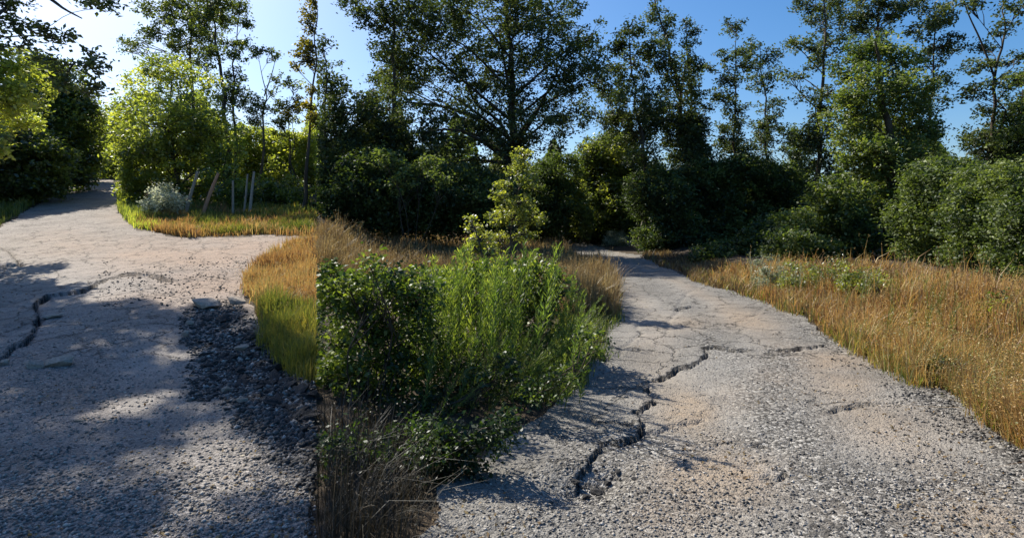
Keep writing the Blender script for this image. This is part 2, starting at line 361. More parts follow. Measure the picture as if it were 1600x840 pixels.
# pot holes and dips by the bush side lip
for (c, r, rad, h) in [(935, 745, .16, .06), (905, 760, .2, .06), (960, 735, .12, .04), (420, 560, .8, .10), (360, 520, .6, .06), (230, 560, .7, .05), (1030, 580, .3, .03), (1390, 470, .8, .0)]:
    p = gp(c, r); dz = dz - h * np.exp(-((X - p[0]) ** 2 + (Y - p[1]) ** 2) / rad ** 2)
Z = Z + dz
def blob(lst):
    o = np.zeros(X.shape)
    for (c, r, rx, ry, a) in lst:
        o = np.maximum(o, a * np.exp(-(((PC - c) / rx) ** 2 + ((PR - r) / ry) ** 2)))
    return o
nb = fbm(X * .9, Y * .9, 91, 4)
shade_bitumen = np.maximum(shade_bitumen, np.clip(blob([(345, 500, 50, 26, .8), (400, 545, 70, 50, 1), (455, 620, 60, 60, 1), (475, 700, 40, 70, .8)]) * (.1 + 1.6 * fbm(X * 2.2, Y * 2.2, 95, 4)) - .15, 0, .85) * inL)
dirt = np.clip(blob([(1170, 500, 60, 20, .6), (1080, 640, 40, 25, .9), (1210, 590, 40, 16, .8), (1330, 560, 110, 18, .9), (1040, 800, 60, 25, 1), (1130, 750, 110, 50, .8), (1330, 600, 70, 20, .6),
                      (1420, 660, 130, 40, .5), (1300, 800, 60, 40, .4), (1080, 505, 50, 14, .7), (1480, 800, 150, 40, .4), (1520, 640, 60, 30, .5), (1170, 620, 60, 30, .5),
                      (300, 400, 180, 35, 1.0), (120, 385, 100, 30, .6), (400, 380, 110, 25, 1.0), (330, 440, 90, 35, 1.0), (430, 470, 60, 25, .9), (200, 340, 60, 25, .4), (260, 470, 100, 20, .7), (100, 620, 60, 40, .35), (160, 290, 30, 20, .3)]) * (.45 + 1.1 * nb), 0, 1)
loose = np.clip(blob([(1000, 700, 150, 35, .9), (1230, 570, 50, 50, .9), (1400, 530, 130, 20, .8), (1500, 620, 120, 25, .9), (1000, 800, 260, 60, .7), (1450, 760, 220, 45, .9), (950, 760, 110, 60, .9), (1250, 660, 120, 60, .5),
                       (1100, 545, 40, 20, .4), (1600, 760, 120, 60, .8), (1350, 830, 300, 40, .6), (1170, 690, 80, 30, .6),
                       (400, 560, 90, 70, 1), (440, 700, 90, 120, .9), (250, 780, 200, 90, .7), (90, 600, 120, 60, .5), (300, 500, 60, 30, .6), (60, 780, 100, 90, .6), (180, 530, 90, 50, .5)]) * (.5 + nb), 0, 1)
patch = blob([(250, 550, 60, 55, 1), (200, 700, 110, 60, .0)])
loose = loose * (1 - patch); 
crack = np.clip((PR < 560) * .9 + slab, 0, 1) * near + .15
sr_ = X - np.interp(Y, RE[:, 0], RE[:, 1]); wob = (fbm(Y * .5, X * .2, 19, 3) - .5) * .5
trk = lambda a, w_: np.exp(-((sr_ - a + wob) / w_) ** 2) * inR
dirt = np.clip(dirt + (.55 * trk(-.95, .3) + .45 * trk(-2.55, .35)) * (.3 + nb), 0, 1)
loose = np.clip(loose + (.7 * trk(-1.75, .3) + .8 * trk(-.2, .25)) * (.3 + nb) * near, 0, 1)
worn = np.clip(blob([(1215, 735, 36, 22, 1), (1150, 610, 70, 40, .7), (1180, 650, 60, 24, .8), (1130, 570, 60, 20, .7), (1400, 620, 90, 20, .5), (1450, 690, 110, 20, .5), (1010, 490, 60, 30, .5), (220, 560, 60, 50, .5), (90, 440, 120, 60, .4)]) * (.3 + 1.2 * nb) + .45 * (trk(-1.1, .35) + trk(-2.6, .4)) * nb, 0, 1)
def cellmask(m): return m[:-1, :-1] & m[1:, :-1] & m[:-1, 1:] & m[1:, 1:]
idx = np.arange(X.size).reshape(X.shape)
def part_of_ground(name, cm, mat, kind='structure'):
    q = np.stack([idx[:-1, :-1][cm], idx[1:, :-1][cm], idx[1:, 1:][cm], idx[:-1, 1:][cm]], 1)
    used, inv = np.unique(q, return_inverse=True); q = inv.reshape(q.shape)
    mb = MB(); P = np.stack([X, Y, Z], -1).reshape(-1, 3)[used]
    mb.add(P, q, np.clip(.5 + 0 * P[:, 0], 0, 1))
    me = mesh(name, mb, mat, True)
    for nm, arr in (('dirt', dirt), ('loose', loose), ('crack', crack), ('shade_bitumen', shade_bitumen), ('worn', worn)):
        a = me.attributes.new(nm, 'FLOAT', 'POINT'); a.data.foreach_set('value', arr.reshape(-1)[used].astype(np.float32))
    return tag(link(name, me), kind=kind)
cR = cellmask(inR); cL = cellmask(inL) & ~cR
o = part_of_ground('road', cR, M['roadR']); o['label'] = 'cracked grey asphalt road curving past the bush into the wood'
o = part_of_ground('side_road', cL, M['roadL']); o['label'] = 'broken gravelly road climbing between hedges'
o = part_of_ground('ground', ~(cR | cL), M['soil'])
def ztop(P):                                               # detailed surface height at points, from the grid
    u = P[:, 0] / P[:, 1]
    i = np.clip(np.searchsorted(U, u), 1, len(U) - 1); j = np.clip(np.searchsorted(D, P[:, 1]), 1, len(D) - 1)
    fi = (u - U[i - 1]) / (U[i] - U[i - 1]); fj = (P[:, 1] - D[j - 1]) / (D[j] - D[j - 1])
    fi = np.clip(fi, 0, 1); fj = np.clip(fj, 0, 1)
    return (Z[i - 1, j - 1] * (1 - fi) + Z[i, j - 1] * fi) * (1 - fj) + (Z[i - 1, j] * (1 - fi) + Z[i, j] * fi) * fj

# ------------------------------------------------------------------ trees and shrubs
def foliage(mb, clumps, d, L, dens, rs, side, spread, br, twig_r, mtint=(.5, .2), root=None, trunk=None, r0=.1, shell=.35, wid=.55, up=.5, world=False, limb=True):
    """leaf clumps as 3-D ellipsoids; limbs reach each clump from the trunk (or the root) and twigs reach the sprays"""
    if world:
        nodes = [(*trunk[i], r0 * .35) for i in range(int(len(trunk) * .45), len(trunk))]
        clumps = sorted(clumps, key=lambda q: np.linalg.norm(np.array(q[:3]) - trunk[-8]))
    for cl in clumps:
        if world: C = np.array(cl[:3]); rx = cl[3]; rz_ = cl[4]; dcl = 14.
        else:
            dcl = d + rng.normal() * spread; C = at(cl[0], cl[1], dcl); rx = 1.2 * cl[2] * dcl / F; rz_ = 1.25 * cl[3] * dcl / F
        ry = .5 * (rx + rz_) * 1.15
        k = max(3, int(4.4 * dens * rx * rz_ / (rs * rs)))
        g = unit(rng.normal(size=(k, 3))) * (rng.uniform(0, 1, (k, 1)) ** (shell))
        sub = C + g * np.array([rx, ry, rz_])
        sr = rs * rng.uniform(.55, 1.25, k)
        m = np.maximum(4, (6.5 * sr * sr / (L * L * wid) * rng.uniform(.5, 1.3, k)).astype(int))
        ci = np.repeat(np.arange(k), m); n = len(ci)
        P = sub[ci] + rng.normal(size=(n, 3)) * (sr[ci] * .5)[:, None] * np.array([1, 1, .75])
        ct = np.clip(rng.normal(mtint[0], mtint[1], k) + (vnoise(sub[:, 0] * 1.3, sub[:, 2] * 1.3 + sub[:, 1], 5) - .5) * .5, 0, 1)
        tn = np.clip(ct[ci] + rng.normal(size=n) * .16, 0, 1)
        ok = keep(P, side)
        leaves(mb, P[ok], (L * rng.uniform(.65, 1.3, n))[ok], tn[ok], wid, up)
        if limb and br is not None:
            if trunk is not None:
                hd = np.hypot(trunk[:, 0] - C[0], trunk[:, 1] - C[1])
                i = int(np.argmin(np.abs(trunk[:, 2] - (C[2] - .75 * hd)) + .15 * hd)); i = min(max(i, int(len(trunk) * .25)), len(trunk) - 2)
                A = trunk[i]; ra = min(r0 * (1 - .85 * i / len(trunk)) * .42, .022 * np.linalg.norm(C - A) + .006)
            else:
                A = root + np.array([rng.normal() * .1, rng.normal() * .1, 0]); ra = r0 * .5
            if world:
                nd = np.array(nodes); dist = np.linalg.norm(nd[:, :3] - C, axis=1) + .35 * np.maximum(0, nd[:, 2] - C[2]); i = int(np.argmin(dist)); A = nd[i, :3]; ra = nd[i, 3] * .8
            ln = np.linalg.norm(C - A)
            mid = (A + C) / 2 + np.array([rng.normal() * .11, rng.normal() * .11, .08 * (1 if trunk is not None else .6) + rng.normal() * .05]) * ln
            Q = bez([A, mid, C], 7)
            if keep(Q, side).all(): tube(br, Q, np.linspace(ra, max(.006, ra * .25), 7), 5)
            if world: nodes += [(*Q[4], ra * .8), (*Q[6], ra * .6)]
            for q in range(min(k, 9)):
                s0 = Q[rng.integers(3, 7)]
                e = sub[q]
                if keep(np.array([e]), side)[0] and keep(np.array([s0]), side)[0]:
                    mm = (s0 + e) / 2 + rng.normal(size=3) * .08 * np.linalg.norm(e - s0)
                    tube(br, [s0, mm, e], [twig_r * 1.6, twig_r, twig_r * .5], 3)
def tree(name, label, d, trunk, clumps, mat, r0=.14, L=.13, dens=1., rs=.34, side='R', spread=.8, group=None, bark='bark', extra=(), mt=(.5, .2), cat='tree', base=None, wclumps=None, shell=.35, world_trunk=None):
    if world_trunk is None:
        x0 = (trunk[0][0] - 800) / F * d; b = np.array([x0, d, float(zground(x0, d))]); pts = [b - [0, 0, .15]]
        for (c, r) in trunk[1:]: pts.append(at(c, r, d + rng.normal() * .25))
    else:
        pts = [np.array(p, float) for p in world_trunk]; b = pts[0].copy(); pts[0] = pts[0] - [0, 0, .15]
    tr = bez(pts, 6 * len(pts)); tr = tr + (np.stack([vnoise(tr[:, 2] * 1.2, tr[:, 2] * 0 + d, 7), vnoise(tr[:, 2] * 1.2, tr[:, 2] * 0 - d, 8), tr[:, 2] * 0], 1) - [.5, .5, 0]) * .22
    if side == 'R' and cat == 'tree' and clumps:                # side shoots down the trunk, merging into the undergrowth
        clumps = list(clumps); ty = np.array([p[1] for p in trunk], float)[::-1]; tx = np.array([p[0] for p in trunk], float)[::-1]
        for r_ in (205, 235, 262, 290, 315):
            clumps.append((np.interp(r_, ty, tx) + rng.normal() * 14, r_ + rng.normal() * 8, rng.uniform(14, 30), rng.uniform(12, 20)))
    t = thing(name, label, cat, b, group)
    mt_ = MB(); n = len(tr); R = r0 * (1 - .88 * np.linspace(0, 1, n) ** .9); R[0] *= 1.5; R[1] *= 1.15
    tube(mt_, tr, R, 9)
    for (P, ra) in extra: 
        Q = bez([at(c, r, d) for (c, r) in P], 10); tube(mt_, Q, np.linspace(ra, ra * .3, 10), 6)
    link('trunk', mesh('trunk', mt_, M[bark], True, b), t)
    cr = MB(); br = MB()
    if clumps: foliage(cr, clumps, d, L, dens, rs, side, spread, br, .007 + .0003 * d, mt, trunk=tr, r0=r0, shell=shell)
    if wclumps: foliage(cr, wclumps, d, L, dens, rs, side, spread, br, .014, mt, trunk=tr, r0=r0, world=True)
    print('LEAVES', label[:40], cr.n // 4); link('crown', mesh('crown', cr, M[mat], False, b), t)
    if br.n: link('branches', mesh('branches', br, M[bark], True, b), t)['kind'] = 'stuff'
    return t
def shrub(name, label, d, clumps, mat, L=.11, dens=1.3, rs=.3, side='R', spread=.5, group=None, mt=(.5, .2), r0=.03, bark='bark', cat='shrub', shell=.4, wid=.55, base_c=None):
    c0 = sum(c[0] for c in clumps) / len(clumps) if base_c is None else base_c; x0 = (c0 - 800) / F * d
    b = np.array([x0, d, float(zground(x0, d))])
    t = thing(name, label, cat, b, group)
    cr = MB(); br = MB()
    foliage(cr, clumps, d, L, dens * 1.7, rs, side, spread, br, .003 + .0002 * d, mt, root=b - [0, 0, .05], r0=r0, shell=shell, wid=wid)
    print('LEAVES', label[:40], cr.n // 4); link('foliage', mesh('foliage', cr, M[mat], False, b), t)
    if br.n: link('stems', mesh('stems', br, M[bark], True, b), t)['kind'] = 'stuff'
    return t
def wood(name, label, prof, d0, d1, n, L, mat, side, mt=(.4, .2), c0=None, c1=None, amp=46):
    """far wood that reads as one mass"""
    pc = np.array(prof, float); d = rng.uniform(d0, d1, n); c = rng.uniform(pc[0, 0] if c0 is None else c0, pc[-1, 0] if c1 is None else c1, n)
    top = EYE + (HOR - (np.interp(c, pc[:, 0], pc[:, 1]) + (vnoise(c * .045, c * 0, 3) - .5) * amp)) / F * d
    x = (c - 800) / F * d; zb = zground(x, d); t = rng.uniform(0, 1, n) ** .8
    P = np.stack([x, d, zb + (top - zb) * t], -1)
    cell = vnoise(P[:, 0] * .9, P[:, 2] * .9 + P[:, 1] * .9, 9)
    ok = keep(P, side) & ((cell > .36) | (t < .55)); P = P[ok]
    mb = MB(); leaves(mb, P, L * rng.uniform(.6, 1.3, len(P)), np.clip(rng.normal(mt[0], mt[1], len(P)) + (cell[ok] - .5) * .5, 0, 1), .6, .3)
    return tag(link(name, mesh(name, mb, M[mat])), label, None, None, 'stuff')

# --- right-hand wood
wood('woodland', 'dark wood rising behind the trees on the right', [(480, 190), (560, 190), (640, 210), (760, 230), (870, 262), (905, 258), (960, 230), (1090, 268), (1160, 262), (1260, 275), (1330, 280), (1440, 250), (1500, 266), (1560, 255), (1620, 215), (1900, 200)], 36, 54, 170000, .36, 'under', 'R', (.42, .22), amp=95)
T = 'tall trees at the edge of the dark wood'
tree('oak_tree', 'broad dark oak with spreading limbs, the widest crown behind the bush', 28,
     [(800, 350), (803, 290), (802, 226), (801, 150), (798, 80), (792, 20), (788, -35)],
     [(640, 60, 42, 46), (615, 130, 36, 40), (700, 60, 55, 50), (690, 140, 55, 40), (770, 30, 55, 46), (770, 110, 55, 46), (840, 50, 50, 46), (850, 120, 55, 40), (905, 100, 36, 36), (922, 128, 30, 26), (885, 170, 40, 30), (800, 185, 62, 36), (720, 200, 55, 36), (640, 210, 45, 40), (865, 15, 38, 30), (700, 5, 46, 30), (800, -15, 56, 26), (925, 60, 20, 24), (850, 210, 40, 26), (760, 250, 60, 34), (690, 262, 50, 30)],
     'oak', .30, .16, .75, .42, group=T, spread=1.3,
     extra=[([(802, 250), (760, 195), (700, 168), (640, 160)], .13), ([(803, 235), (780, 190), (742, 160), (720, 100)], .11), ([(802, 230), (830, 190), (852, 150), (890, 75)], .11), ([(802, 190), (790, 110), (778, 45)], .09)], mt=(.45, .2))
tree('oak_tree', 'tall slender tree with bare straight trunk top, just left of the broad oak', 26, [(620, 350), (618, 250), (614, 150), (613, 60), (612, -20)],
     [(555, 8, 26, 14), (590, 22, 28, 22), (640, 15, 34, 30), (600, 75, 24, 22), (628, 112, 34, 30), (606, 170, 38, 34), (648, 245, 44, 38), (600, 265, 42, 34), (585, 215, 30, 30), (545, 0, 20, 8)], 'oak', .15, .15, .9, .36, group=T)
tree('hornbeam_tree', 'dense tree cut off at the left side of the dark wood', 24, [(514, 350), (510, 230), (506, 80)],
     [(506, 70, 16, 12), (503, 108, 22, 20), (520, 140, 22, 20), (505, 162, 26, 26), (548, 168, 34, 22), (565, 190, 30, 26), (520, 210, 36, 36), (590, 160, 24, 14), (525, 260, 40, 40), (575, 240, 30, 30)], 'oak', .13, .15, 1., .34, group=T)
tree('poplar_tree', 'tall dark tree whose top leans left, highest of the trees right of the oak', 30, [(1077, 360), (1070, 250), (1060, 140), (1040, 60), (1020, -2)],
     [(1022, 8, 12, 18), (1034, 45, 16, 24), (1032, 85, 22, 22), (1054, 118, 24, 24), (1046, 168, 28, 28), (1066, 222, 26, 34), (1072, 285, 30, 44), (1060, 330, 40, 30)], 'oak', .17, .15, 1.1, .32, group=T)
tree('poplar_tree', 'slim dark tree standing close beside the left leaning tall one', 31, [(1088, 360), (1084, 250), (1080, 140), (1073, 40)],
     [(1073, 50, 11, 22), (1080, 90, 13, 22), (1076, 130, 17, 24), (1085, 170, 20, 30), (1080, 215, 24, 30), (1098, 260, 24, 30)], 'oak', .11, .15, 1.0, .3, group=T)
tree('oak_tree', 'dark ragged tree between the broad oak and the left leaning tall one', 29, [(1012, 350), (1006, 250), (992, 150), (985, 50)],
     [(988, 48, 18, 14), (960, 75, 16, 15), (990, 98, 34, 24), (962, 130, 28, 24), (1000, 158, 38, 28), (1022, 200, 34, 26), (985, 200, 40, 26), (950, 180, 22, 20)], 'oak', .14, .15, 1.1, .34, group=T)
tree('aspen_tree', 'thin airy tree with a rounded pale tuft at its very top', 31, [(1145, 360), (1147, 260), (1150, 150), (1152, 40)],
     [(1148, 42, 14, 14), (1164, 80, 16, 10), (1132, 92, 15, 10), (1108, 108, 12, 10), (1146, 120, 20, 12), (1122, 150, 20, 18), (1152, 172, 18, 18), (1130, 212, 20, 26), (1162, 100, 9, 14), (1150, 240, 20, 20)], 'oak', .10, .15, .8, .28, group=T, mt=(.6, .2))
tree('aspen_tree', 'thin airy tree with a flat twin tuft, right of the tufted one', 32, [(1205, 360), (1200, 250), (1195, 150), (1186, 66)],
     [(1178, 72, 16, 11), (1200, 92, 15, 14), (1190, 130, 20, 14), (1206, 168, 16, 15), (1196, 205, 18, 20), (1192, 240, 22, 26), (1176, 106, 12, 10)], 'oak', .10, .15, .8, .28, group=T)
tree('aspen_tree', 'small bare topped young tree in the gap left of the tall clear trunk', 33, [(1243, 340), (1243, 280), (1241, 196)],
     [(1240, 208, 12, 10), (1250, 232, 16, 13), (1234, 240, 14, 13), (1244, 265, 24, 18)], 'under', .07, .14, .8, .25, group=T, mt=(.6, .2))
tree('aspen_tree', 'tall tree with clear dark trunk and loose tiers, left of the ivy covered tree', 27, [(1272, 370), (1275, 270), (1282, 150), (1288, 60), (1290, -25)],
     [(1262, 8, 18, 15), (1292, 28, 26, 24), (1252, 70, 24, 10), (1238, 66, 9, 6), (1300, 70, 20, 18), (1284, 100, 20, 13), (1236, 124, 16, 10), (1262, 150, 22, 10), (1224, 110, 8, 6), (1286, 168, 22, 15), (1292, 210, 18, 18), (1262, 216, 11, 15), (1300, 140, 12, 14), (1276, 250, 24, 18), (1300, -10, 25, 15)], 'oak', .14, .14, .85, .28, group=T, mt=(.55, .2))
tree('oak_tree', 'treetop showing above and behind the ivy covered tree', 31, [(1374, 330), (1374, 200), (1372, 60), (1368, -25)],
     [(1340, 20, 28, 16), (1380, 30, 32, 20), (1402, 8, 24, 15), (1328, 44, 16, 10), (1428, 4, 18, 7), (1360, -5, 30, 14), (1360, 60, 30, 16)], 'oak', .15, .15, .8, .3, group=T)
tree('ivy_covered_tree', 'broad leafy column tree wrapped in ivy down to the bank, the brightest in the wood', 21, [(1395, 400), (1393, 300), (1390, 200), (1376, 120), (1366, 66)],
     [(1366, 78, 30, 20), (1338, 104, 28, 24), (1402, 100, 30, 28), (1360, 140, 44, 28), (1422, 142, 30, 28), (1330, 180, 34, 32), (1390, 190, 44, 32), (1442, 190, 28, 24), (1334, 230, 30, 28), (1390, 240, 44, 32), (1450, 228, 20, 20), (1385, 290, 32, 36), (1385, 345, 30, 40), (1348, 262, 22, 22), (1400, 385, 24, 20)], 'ivy', .22, .125, 1.35, .27, group=T, mt=(.55, .22))
tree('aspen_tree', 'tall thin tree with tiered tufts directly right of the ivy covered tree', 29, [(1452, 330), (1452, 230), (1460, 110), (1462, 10)],
     [(1460, 28, 22, 20), (1438, 50, 20, 14), (1476, 70, 26, 12), (1494, 80, 14, 7), (1454, 92, 22, 14), (1466, 122, 20, 13), (1452, 155, 22, 14), (1470, 20, 15, 20)], 'oak', .12, .15, .9, .3, group=T)
tree('aspen_tree', 'tall forked tree with a long visible trunk near the right edge of the picture', 25, [(1542, 370), (1545, 270), (1552, 170), (1562, 80), (1574, -25)],
     [(1512, 8, 18, 10), (1592, 8, 26, 12), (1560, 50, 15, 7), (1538, 78, 17, 8), (1582, 94, 16, 8), (1532, 104, 22, 10), (1520, 145, 24, 10), (1562, 130, 20, 10), (1592, 125, 16, 14), (1546, 176, 20, 10), (1530, 215, 20, 18), (1562, 232, 20, 18), (1540, 256, 26, 16), (1575, 35, 14, 8)], 'oak', .13, .14, .95, .26, group=T,
     extra=[([(1557, 130), (1535, 70), (1512, 20), (1500, -20)], .05)])
tree('hornbeam_tree', 'dark leafy tree at the far right edge of the picture', 23, [(1606, 380), (1604, 280), (1600, 140)],
     [(1586, 190, 22, 24), (1606, 150, 26, 26), (1590, 240, 26, 26), (1615, 220, 36, 36), (1598, 120, 14, 10), (1640, 180, 40, 40)], 'under', .13, .14, 1.1, .3, group=T)
B = 'shrubs of the undergrowth along the wood'
shrub('hazel_shrub', 'big rounded sunlit bush at the bend where the road enters the wood', 37, [(950, 240, 44, 28), (922, 280, 36, 30), (985, 285, 50, 38), (950, 330, 55, 40), (1015, 320, 36, 44), (985, 360, 50, 25), (925, 345, 25, 25)], 'fresh', .19, 1.4, .42, group=B, mt=(.35, .22), r0=.06)
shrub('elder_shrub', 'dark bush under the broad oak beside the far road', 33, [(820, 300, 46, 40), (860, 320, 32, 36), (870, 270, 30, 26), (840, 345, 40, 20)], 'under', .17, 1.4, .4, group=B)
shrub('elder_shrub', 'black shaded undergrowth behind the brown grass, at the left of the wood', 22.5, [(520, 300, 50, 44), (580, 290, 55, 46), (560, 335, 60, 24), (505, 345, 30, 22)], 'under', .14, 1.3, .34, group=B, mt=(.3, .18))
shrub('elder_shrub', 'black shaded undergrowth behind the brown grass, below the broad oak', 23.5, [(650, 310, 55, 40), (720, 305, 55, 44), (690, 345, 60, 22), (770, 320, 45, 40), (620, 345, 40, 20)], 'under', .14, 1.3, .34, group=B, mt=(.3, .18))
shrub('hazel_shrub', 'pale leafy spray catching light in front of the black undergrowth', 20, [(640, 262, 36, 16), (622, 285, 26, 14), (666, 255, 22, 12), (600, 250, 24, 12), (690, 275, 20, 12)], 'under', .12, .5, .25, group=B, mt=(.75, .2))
shrub('hazel_shrub', 'wide shady thicket below the two thin airy trees', 29, [(1110, 290, 44, 34), (1170, 272, 40, 28), (1222, 292, 44, 34), (1140, 340, 54, 36), (1210, 340, 46, 36), (1100, 375, 44, 26), (1060, 365, 36, 34), (1180, 375, 50, 24)], 'under', .16, 1.35, .38, group=B, mt=(.45, .22))
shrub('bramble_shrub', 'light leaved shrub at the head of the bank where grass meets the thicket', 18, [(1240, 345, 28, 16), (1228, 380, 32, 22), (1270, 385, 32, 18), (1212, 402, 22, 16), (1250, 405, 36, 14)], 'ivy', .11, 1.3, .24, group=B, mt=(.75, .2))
shrub('hazel_shrub', 'leafy shrub filling the corner left of the ivy covered trunk', 21, [(1310, 310, 40, 32), (1298, 350, 36, 34), (1335, 370, 28, 26), (1320, 395, 36, 16)], 'ivy', .13, 1.35, .28, group=B, mt=(.5, .22))
hd = [(1452, 17, [(1470, 285, 46, 34), (1450, 340, 44, 36), (1440, 382, 36, 22), (1490, 330, 30, 36), (1480, 385, 40, 24)], 'leafy hedge bush next right of the ivy covered tree'),
      (1520, 14, [(1530, 295, 40, 32), (1520, 350, 44, 38), (1525, 395, 46, 28), (1560, 330, 26, 34)], 'hedge bush standing below the tall forked tree'),
      (1590, 11.5, [(1592, 290, 36, 32), (1588, 350, 42, 40), (1592, 405, 46, 30), (1640, 320, 45, 60), (1650, 420, 50, 40), (1720, 330, 60, 80)], 'hedge bush at the right edge of the picture, nearest of the row')]
for (c_, d_, cl_, lb_) in hd: shrub('hazel_shrub', lb_, d_, cl_, 'under', .0065 * d_, 1.4, .016 * d_, group=B, mt=(.5, .24), r0=.03)
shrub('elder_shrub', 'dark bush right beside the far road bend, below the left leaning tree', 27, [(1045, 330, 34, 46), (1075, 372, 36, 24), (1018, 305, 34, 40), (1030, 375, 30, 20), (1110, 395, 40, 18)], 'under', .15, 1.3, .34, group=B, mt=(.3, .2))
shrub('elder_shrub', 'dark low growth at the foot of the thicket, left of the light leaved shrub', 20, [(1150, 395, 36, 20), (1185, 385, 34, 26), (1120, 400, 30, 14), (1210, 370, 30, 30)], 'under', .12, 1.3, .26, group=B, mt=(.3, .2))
shrub('willow_shrub', 'feathery green bush leaning over the far road bend', 34, [(905, 330, 14, 26), (912, 352, 16, 18), (898, 300, 12, 20)], 'fresh', .14, 1.2, .25, group=B, mt=(.6, .2))
shrub('pale_shrub', 'small whitish shrub at the foot of the bush on the road bend', 33, [(965, 375, 16, 12), (955, 382, 12, 8), (978, 380, 10, 8)], 'pale', .1, 1.2, .2, mt=(.5, .2))

# --- left-hand wood
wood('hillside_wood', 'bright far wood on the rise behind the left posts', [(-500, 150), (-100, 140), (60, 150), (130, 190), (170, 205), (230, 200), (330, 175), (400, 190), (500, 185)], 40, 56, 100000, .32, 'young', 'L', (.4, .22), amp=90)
Hg = 'overgrown hedge along the left side of the climbing road'
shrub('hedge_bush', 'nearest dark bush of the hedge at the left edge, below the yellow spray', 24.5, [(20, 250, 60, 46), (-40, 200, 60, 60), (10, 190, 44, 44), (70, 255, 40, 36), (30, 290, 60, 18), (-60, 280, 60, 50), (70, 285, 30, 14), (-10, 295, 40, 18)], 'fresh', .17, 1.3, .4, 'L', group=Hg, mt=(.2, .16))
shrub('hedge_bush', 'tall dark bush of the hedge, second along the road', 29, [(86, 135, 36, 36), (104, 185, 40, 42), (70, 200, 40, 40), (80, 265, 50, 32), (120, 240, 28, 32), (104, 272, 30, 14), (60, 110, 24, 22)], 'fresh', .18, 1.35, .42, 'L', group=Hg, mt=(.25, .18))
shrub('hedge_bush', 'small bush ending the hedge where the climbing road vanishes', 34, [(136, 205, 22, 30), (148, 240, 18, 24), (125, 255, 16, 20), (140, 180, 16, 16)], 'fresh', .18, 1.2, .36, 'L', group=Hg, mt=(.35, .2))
shrub('hedge_bush', 'sunny bush closing the top of the climbing road', 39, [(166, 215, 22, 26), (182, 238, 18, 24), (158, 250, 16, 18), (178, 262, 16, 12), (190, 195, 14, 18)], 'young', .2, 1.2, .4, 'L', mt=(.5, .22))
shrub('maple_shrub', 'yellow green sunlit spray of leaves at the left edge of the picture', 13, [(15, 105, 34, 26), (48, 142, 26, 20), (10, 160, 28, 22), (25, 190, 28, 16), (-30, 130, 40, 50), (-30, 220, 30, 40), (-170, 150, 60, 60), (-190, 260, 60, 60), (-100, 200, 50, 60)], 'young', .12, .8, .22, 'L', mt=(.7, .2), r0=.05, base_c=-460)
tree('young_oak_tree', 'big round sunlit tree growing behind the leaning posts', 24, [(275, 330), (272, 280), (268, 200), (262, 110)],
     [(270, 112, 42, 22), (228, 150, 36, 30), (304, 160, 42, 36), (258, 200, 58, 40), (330, 212, 38, 38), (216, 232, 34, 34), (286, 258, 62, 38), (350, 262, 26, 38), (222, 278, 30, 20), (318, 298, 44, 20), (255, 290, 36, 20), (240, 115, 20, 16), (215, 180, 30, 26), (300, 210, 40, 36), (260, 240, 50, 30), (340, 290, 26, 26), (210, 300, 18, 16), (235, 305, 24, 14), (290, 300, 30, 16)], 'young', .14, .14, .85, .32, 'L', mt=(.5, .25), spread=.9)
Tl = 'tall thin trees behind the round sunlit tree'
tree('oak_tree', 'dark leafy tall tree rising directly behind the round sunlit tree', 31, [(300, 320), (302, 200), (300, 90), (306, -25)],
     [(250, 18, 34, 18), (296, 8, 38, 20), (280, 50, 34, 20), (238, 52, 16, 10), (312, 60, 30, 22), (214, 70, 20, 9), (332, 28, 20, 20), (290, 92, 34, 18), (205, 80, 8, 14)], 'fresh', .15, .15, .9, .32, 'L', group=Tl, mt=(.15, .15))
tree('oak_tree', 'tall tree with a dark crooked trunk leaning left over the round sunlit tree', 27, [(360, 330), (354, 200), (345, 110), (334, 50), (322, -25)],
     [(325, 2, 26, 12), (348, 28, 14, 12), (328, 82, 18, 10), (362, 150, 16, 14), (340, 0, 20, 15), (312, 30, 16, 14)], 'fresh', .13, .14, .9, .27, 'L', group=Tl, mt=(.15, .15), spread=.4)
tree('oak_tree', 'slim upright tree just right of the crooked dark trunk', 28, [(368, 330), (368, 200), (366, 110), (376, -5)],
     [(366, 22, 14, 14), (384, 38, 14, 8), (360, 70, 14, 12), (376, 84, 13, 11), (366, 118, 15, 11), (384, 68, 8, 7), (352, 160, 12, 12), (376, 10, 10, 12), (372, 150, 16, 18)], 'fresh', .09, .13, .85, .24, 'L', group=Tl, mt=(.3, .2), spread=.4)
tree('ash_tree', 'thin pale forked tree with a flat tuft on top, in front of open sky', 27, [(404, 335), (411, 220), (414, 150), (404, 90)],
     [(410, 78, 16, 6), (426, 88, 12, 5), (397, 84, 10, 5), (434, 122, 8, 7), (426, 142, 7, 6), (416, 168, 15, 8), (394, 160, 14, 11), (400, 185, 15, 12)], 'fresh', .07, .12, .85, .2, 'L', group=Tl, mt=(.3, .2), bark='palebark', spread=.3,
     extra=[([(413, 150), (424, 118), (430, 95)], .035), ([(412, 165), (425, 145), (434, 125)], .025)])
tree('ash_tree', 'small thin tree with one yellow branch near the seam tree', 26, [(455, 325), (453, 240), (451, 150)],
     [(460, 132, 11, 10), (470, 165, 11, 10), (440, 165, 11, 10), (450, 185, 14, 10), (438, 200, 12, 12)], 'fresh', .055, .12, .85, .2, 'L', group=Tl, mt=(.3, .2), spread=.3)
tree('ash_tree', 'little yellowing tree standing among the thin trees', 25, [(462, 325), (458, 240), (456, 160)],
     [(457, 165, 11, 9), (452, 176, 7, 6), (464, 156, 7, 6)], 'yellow', .04, .11, .9, .17, 'L', mt=(.6, .2), spread=.2)
